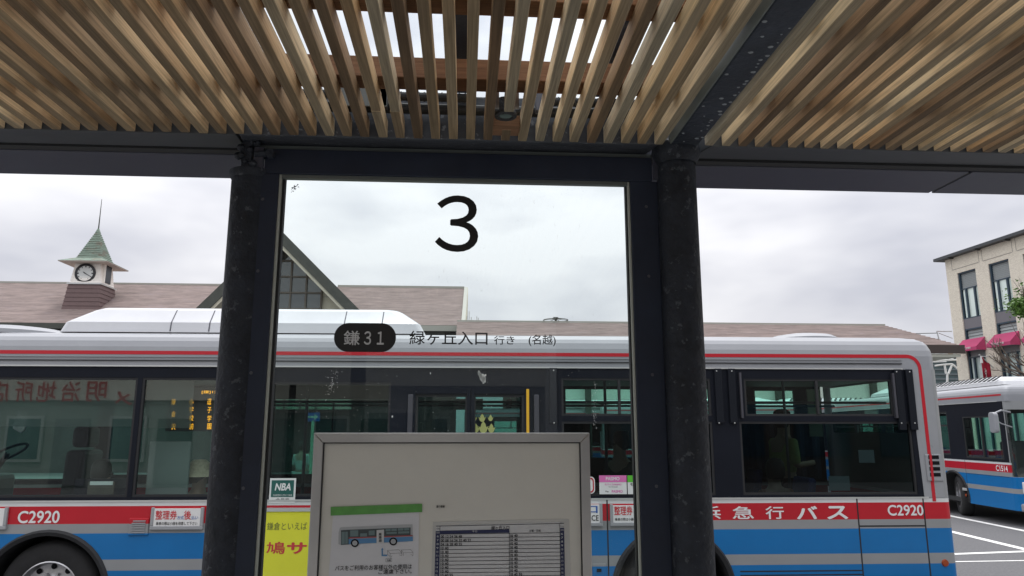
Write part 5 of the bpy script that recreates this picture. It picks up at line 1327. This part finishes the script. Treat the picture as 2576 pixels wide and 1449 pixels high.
# steel roof bars and glass above
barx = (P(1165, 100, 2.6).x, P(1566, 120, 2.6).x)
for x in (barx[0] - 1.35, barx[0] - 2.6, barx[0], barx[1], 1.9, 3.1, 4.2):
    S(MB().box(x - .045, x + .045, -.8, 2.95, 3.395, 3.455), 'glazing_bar', STEEL2)
for x0, x1 in ((-4.5, -2.7), (-2.69, -1.45), (-1.44, barx[0]), (barx[0] + .01, barx[1]), (barx[1] + .01, 1.9), (1.91, 3.1), (3.11, 4.6)):
    S(MB().quad((x0, -.8, 3.46), (x1, -.8, 3.46), (x1, 3.2, 3.46), (x0, 3.2, 3.46)), 'roof_glass', ROOFGL)
S(MB().box(-4.5, 4.6, -.9, -.8, 3.18, 3.47), 'rear_beam', STEEL2)
for x in (-3.9, -1.0, 1.0, 4.0):
    S(MB().tube((x, -.85, ZG), (x, -.85, 3.18), .07, n=20), 'column', STEEL, True)
# conduits behind the slats
cd = MB()
for x0, x1, y, z, r in ((-4, .02, 2.86, 3.33, .018), (.35, .88, 2.86, 3.325, .018), (-4, .9, 2.90, 3.295, .022)):
    cd.tube((x0, y, z), (x1, y, z), r, n=12)
    for k in range(int((x1 - x0) / .012)):
        if x0 + k * .012 < -1.2: continue
        if k % 2 == 0 and r < .02: cd.tube((x0 + k * .012, y, z), (x0 + k * .012 + .006, y, z), r * 1.12, n=10)
S(cd, 'conduit', RUB)
for x, y in ((-.35, 2.86), (.30, 2.86), (-.62, 2.86)): S(MB().box(x - .02, x + .02, y - .03, y + .01, 3.27, 3.36), 'conduit_clamp', GBL, bevel=.003)
S(MB().box(-.55, -.33, 2.83, 2.84, 3.27, 3.40), 'junction_plate', mat('grey junction plate', (.10, .11, .11), .5))
# timber noggin and downlight
S(MB().box(lampx - .055, lampx + .062, 2.80, 2.90, ZS + .002, ZS + .05), 'noggin', WOODD, bevel=.003)
dl = empty('downlight', (lampx, 2.735, 3.196), 'round black downlight between the slats above the glass panel', 'lamp')
MB().lathe([(.0, .07), (.036, .07), (.038, .02), (.044, .012), (.044, .0), (.030, -.003), (.026, .004)], (0, 0, 0), 'z', 32).build('housing', mat('rough black casting', (.02, .021, .024), .6, 0, .3, 60, .8, 120), dl, True)
MB().lathe([(0, .004), (.02, .0045), (.0262, .0035)], (0, 0, 0), 'z', 28).build('lens', mat('dull lamp lens', (.12, .16, .15), .2, coat=.6), dl, True)
mb = MB(); mb.box(-.055, -.028, -.05, -.044, .01, .16); mb.box(.028, .05, -.05, -.044, .01, .16); mb.box(-.055, .05, -.05, .0, .16, .166); mb.build('strap', ALU, dl)

# ------------------------------------------------------------------ notice board in front of the glass
YB = 2.975
def nb(x, y, Y=YB): p = atY(x, y, Y); return p.x, p.z
bx0, bz1 = nb(790, 1089); bx1, _z = nb(1483, 1089); iw = nb(813, 1113); bz0 = .95
nbd = empty('notice_board', ((bx0 + bx1) / 2, YB, .15), 'grey notice board in a stainless steel frame in front of the glass', 'notice board')
BOARD = mat('warm grey board', (.58, .572, .53), .8, 0, .05, 2, .05, 90)
fw_ = iw[0] - bx0
def N(mb, name, m, bevel=0, smooth=False): return mb.build(name, m, nbd, smooth, bevel, local=False)
def mitre(p, name): return N(MB().prism([(x, YB, z) for x, z in p], (0, .045, 0)), name, ALU, .0025)
mitre([(bx0, bz1), (bx1, bz1), (bx1 - fw_, bz1 - fw_), (bx0 + fw_, bz1 - fw_)], 'frame_rail')
mitre([(bx0, bz0), (bx0 + fw_, bz0 + fw_), (bx1 - fw_, bz0 + fw_), (bx1, bz0)], 'frame_rail')
mitre([(bx0, bz1 - .0008), (bx0 + fw_, bz1 - fw_ - .0008), (bx0 + fw_, bz0 + fw_), (bx0, bz0)], 'frame_rail')
mitre([(bx1, bz1 - .0008), (bx1, bz0), (bx1 - fw_, bz0 + fw_), (bx1 - fw_, bz1 - fw_ - .0008)], 'frame_rail')
N(MB().box(bx0 + fw_, bx1 - fw_, YB + .012, YB + .03, bz0 + fw_, bz1 - fw_), 'panel', BOARD)
g_ = .004; mb = MB(); x0, x1, z0, z1 = bx0 + fw_, bx1 - fw_, bz0 + fw_, bz1 - fw_
mb.box(x0, x0 + g_, YB + .004, YB + .0118, z0, z1); mb.box(x1 - g_, x1, YB + .004, YB + .0118, z0, z1); mb.box(x0 + g_, x1 - g_, YB + .004, YB + .0118, z1 - g_, z1)
N(mb, 'gasket', RUB)
for x in (bx0 + .06, bx1 - .06): N(MB().box(x - .025, x + .025, YB + .005, YB + .04, ZG, bz0 + .001), 'leg', ALU)
YP = YB + .0118
PAP = mat('laminated white paper', (.56, .57, .60), .35, 0, .04, 4)
def np_(x, y, Y=YP - .002): p = atY(x, y, Y); return p.x, p.z
# bus notice
nt_ = empty('notice_sheet', (np_(945, 1400)[0], YP, np_(945, 1449)[1] - .25), 'laminated sheet with a bus drawing taped to the left of the notice board', 'notice')
a0, z1 = np_(838, 1290); a1, _z = np_(1053, 1290); _x, z0 = np_(945, 1560)
MB().prism([(a0, YP - .0015, z1), (a1 + .002, YP - .0015, z1 + .004), (a1 + .006, YP - .0015, z0), (a0 - .01, YP - .0015, z0)], (0, .001, 0)).build('sheet', PAP, nt_, local=False)
def nq(pts, name, m, d=.0025, par=None): return MB().prism([(np_(x, y)[0], YP - d, np_(x, y)[1]) for x, y in pts], (0, -.0003, 0)).build(name, m, par or nt_, local=False)
def ntx(body, x0, y0, x1, y1, m, par, d=.0045, rot=0.0, **k):
    a0, b1 = np_(x0, y0); a1, b0 = np_(x1, y1); cx = a0
    return text(body, a0, a1, b0, b1, lambda a, b: Vector((a, YP - d, b + (a - cx) * rot)), m, par, name=k.pop('name', 'lettering'), local=False, **k)
TAPE = mat('green masking tape', (.10, .30, .07), .7, 0, .15, 20)
tag(nq([(832, 1275), (1062, 1267), (1062, 1288), (832, 1297)], 'masking_tape', TAPE, .0045), 'strip of green masking tape across the top of the bus drawing sheet', 'tape').parent = None
bpy.data.objects['masking_tape'].matrix_parent_inverse = Matrix.Identity(4)
DB = mat('printed dark grey', (.045, .06, .065), .6); LB = mat('printed light grey', (.36, .38, .40), .6); MBL = mat('printed blue', (.08, .22, .42), .6); MRD = mat('printed red', (.32, .06, .07), .6); PW = mat('printed teal grey', (.13, .19, .20), .6)
def C(x, y): return 1300 * .6289 + x * .26855, 1950 * .6289 + y * .26855   # survey crop -> survey px
def cq(pts, name, m, d): return nq([C(*p) for p in pts], name, m, d)
cq([(140, 378), (150, 372), (820, 345), (824, 495), (770, 508), (148, 540), (126, 530), (128, 420)], 'print_bus_body', LB, .0025)
cq([(150, 400), (232, 395), (232, 532), (150, 538)], 'print_door', DB, .0030)
cq([(232, 395), (802, 374), (802, 452), (232, 472)], 'print_window_band', DB, .0030)
cq([(222, 468), (822, 445), (822, 455), (222, 478)], 'print_red_band', MRD, .0036)
cq([(222, 482), (822, 460), (824, 502), (222, 530)], 'print_blue_band', MBL, .0031)
for p in ([(236, 402), (312, 399), (312, 456), (236, 459)], [(410, 405), (466, 402), (466, 444), (410, 447)], [(330, 430), (394, 428), (394, 458), (330, 460)], [(568, 388), (615, 386), (615, 408), (568, 410)], [(622, 386), (672, 384), (672, 405), (622, 407)],
          [(684, 382), (735, 380), (735, 402), (684, 404)], [(742, 380), (790, 378), (790, 400), (742, 402)], [(575, 418), (672, 414), (672, 432), (575, 436)], [(686, 412), (790, 408), (790, 428), (686, 432)], [(156, 415), (186, 414), (186, 528), (156, 530)], [(190, 414), (214, 413), (214, 526), (190, 528)]):
    cq(p, 'print_window', PW, .0035)
for cx, cy in ((280, 520), (640, 505)):
    for r, m, d in ((38, INK, .0037), (24, LB, .0042)):
        cq([(cx + r * math.cos(k * math.pi / 10), cy + r * math.sin(k * math.pi / 10)) for k in range(20)], 'print_wheel', m, d)
cq([(484, 398), (554, 393), (552, 522), (484, 526)], 'print_door_tag', mat('print white', (.50, .51, .52), .5), .0043)
for i, ch in enumerate('乗車扉'): ntx(ch, *C(504, 424 + i * 30), *C(532, 450 + i * 30), INK, nt_, .0050, off=.02)
AR = MBL
cq([(538, 565), (550, 580), (543, 580), (543, 628), (584, 628), (584, 643), (530, 643), (530, 580), (524, 580)], 'print_arrow', AR, .003)
mb = MB()
def ln(p, q, w=1.6):
    a = Vector((*np_(*C(*p)),)); b = Vector((*np_(*C(*q)),)); d = (b - a).normalized(); n_ = Vector((-d.y, d.x)) * w * .26855 / F * 3 / 2
    mb.prism([(a.x - n_.x, YP - .003, a.y - n_.y), (b.x - n_.x, YP - .003, b.y - n_.y), (b.x + n_.x, YP - .003, b.y + n_.y), (a.x + n_.x, YP - .003, a.y + n_.y)], (0, -.0002, 0))
for p, q in (((585, 590), (690, 582)), ((585, 590), (610, 618)), ((610, 618), (720, 612)), ((690, 582), (720, 612)), ((585, 590), (585, 625)), ((585, 625), (612, 648)), ((612, 618), (612, 648)), ((720, 612), (720, 640)), ((695, 630), (720, 640)),
             ((714, 585), (800, 580)), ((714, 585), (735, 612)), ((735, 612), (824, 606)), ((800, 580), (824, 606)), ((735, 612), (735, 640)), ((714, 585), (714, 620)), ((824, 606), (824, 640)), ((802, 625), (824, 640)), ((628, 638), (612, 665)), ((570, 666), (626, 664)), ((626, 664), (626, 694)), ((626, 694), (570, 696)), ((570, 696), (570, 666))): ln(p, q)
mb.build('print_benches', INK, nt_, local=False)
ntx('先頭', *C(580, 672), *C(616, 690), INK, nt_, off=.01)
ntx('バスをご利用のお客様以外の使用は', *C(95, 732), *C(812, 772), INK, nt_, off=.006, rot=.012, shear=.04)
ntx('ご遠慮下さい。', *C(502, 768), *C(812, 808), INK, nt_, off=.006, rot=.012)
# small caption
cap = empty('caption_sticker', (np_(1108, 1275)[0], YP, np_(1108, 1278)[1]), 'tiny caption label above the timetable on the notice board', 'sticker')
nq([(1095, 1269), (1121, 1269), (1121, 1279), (1095, 1279)], 'sheet', BOARD, .0012, cap); ntx('運行情報', 1097.5, 1271, 1118.5, 1277.5, INK, cap, .003, off=.02)
# timetable
tt = empty('timetable_sheet', (np_(1250, 1400)[0], YP, np_(1250, 1449)[1] - .25), 'laminated bus timetable with ruled rows at the right of the notice board', 'timetable')
TTC = mat('timetable paper', (.52, .53, .545), .35, 0, .06, 3); NV = mat('navy print', (.012, .018, .07), .5)
nq([(1089, 1313), (1428, 1305), (1432, 1307), (1440, 1620), (1080, 1620)], 'sleeve', mat('clear sleeve', (.48, .48, .465), .2), .0012, tt)
nq([(1097, 1322), (1418, 1313), (1421, 1620), (1090, 1620)], 'sheet', TTC, .0020, tt)
def tl(x0, y0, x1, y1, w, m=INK, d=.0034):
    a = Vector(np_(x0, y0)); b = Vector(np_(x1, y1)); dd = (b - a).normalized(); n_ = Vector((-dd.y, dd.x)) * w / F * 3 / 2
    tm.prism([(a.x - n_.x, YP - d, a.y - n_.y), (b.x - n_.x, YP - d, b.y - n_.y), (b.x + n_.x, YP - d, b.y + n_.y), (a.x + n_.x, YP - d, a.y + n_.y)], (0, -.0002, 0))
tm = MB()
rowy = lambda i, x: 1343.8 + 9.72 * (i - 0) - (x - 1107) * .0125 - (x > 1280) * .0
for i in range(0, 24): tl(1107, rowy(i, 1107), 1418, rowy(i, 1418) , 1.1)
tl(1097, 1323.5, 1418, 1316.5, 1.2); tl(1107, 1323, 1101, 1560, 1); tl(1281, 1335, 1281, 1560, 1); tl(1408, 1318, 1411, 1560, 1)
tm.build('ruled_lines', INK, tt, local=False)
nq([(1107, 1335), (1281, 1331), (1281, 1340), (1107, 1343)], 'header_band', NV, .0038, tt)
nq([(1096, 1336), (1107, 1336), (1103, 1570), (1090, 1570)], 'hour_column', NV, .0040, tt); nq([(1409, 1328), (1419, 1328), (1423, 1570), (1412, 1570)], 'hour_column', NV, .0040, tt)
ntx('緑ヶ丘入口', 1236, 1323, 1281, 1332, INK, tt, off=.02); ntx('平日', 1188, 1334, 1200, 1339, TTC, tt, .0052); ntx('土曜・日祝', 1331, 1332, 1360, 1338, INK, tt, off=.01); ntx('行先', 1098, 1327, 1106, 1332, INK, tt); ntx('行先', 1410, 1322, 1418, 1327, INK, tt); ntx('鎌倉駅', 1408, 1314.5, 1419, 1317, INK, tt)
ntx('時刻', 1098, 1338, 1106, 1342, TTC, tt, .0052); ntx('時刻', 1410, 1331, 1418, 1335, TTC, tt, .0052)
wk = ['00 12 24 36 48', '00 08 16 24 32 40 52', '04 16 28 40 55'] + ['10 40'] * 7 + ['10 40 55'] + ['10 40'] * 8
we = ['10 40'] * 10 + ['10 40 55'] + ['10 40'] * 8
for i in range(15):
    y0 = rowy(i, 1107) + 2.6; s = wk[i]; w = 3.78 * len(s)
    ntx(s, 1109 - i * .06, y0, 1109 + w, y0 + 6.2, INK, tt, off=.02); s = we[i]
    y1 = rowy(i, 1281) + 2.6; ntx(s, 1283, y1, 1283 + 3.78 * len(s), y1 + 6.2, INK, tt, off=.02)
    ntx(str(6 + i), 1099 - i * .35, y0, 1104 - i * .35, y0 + 5, TTC, tt, .0052); ntx(str(6 + i), 1411 + i * .1, y1 - 4, 1416 + i * .1, y1 + 1, TTC, tt, .0052)
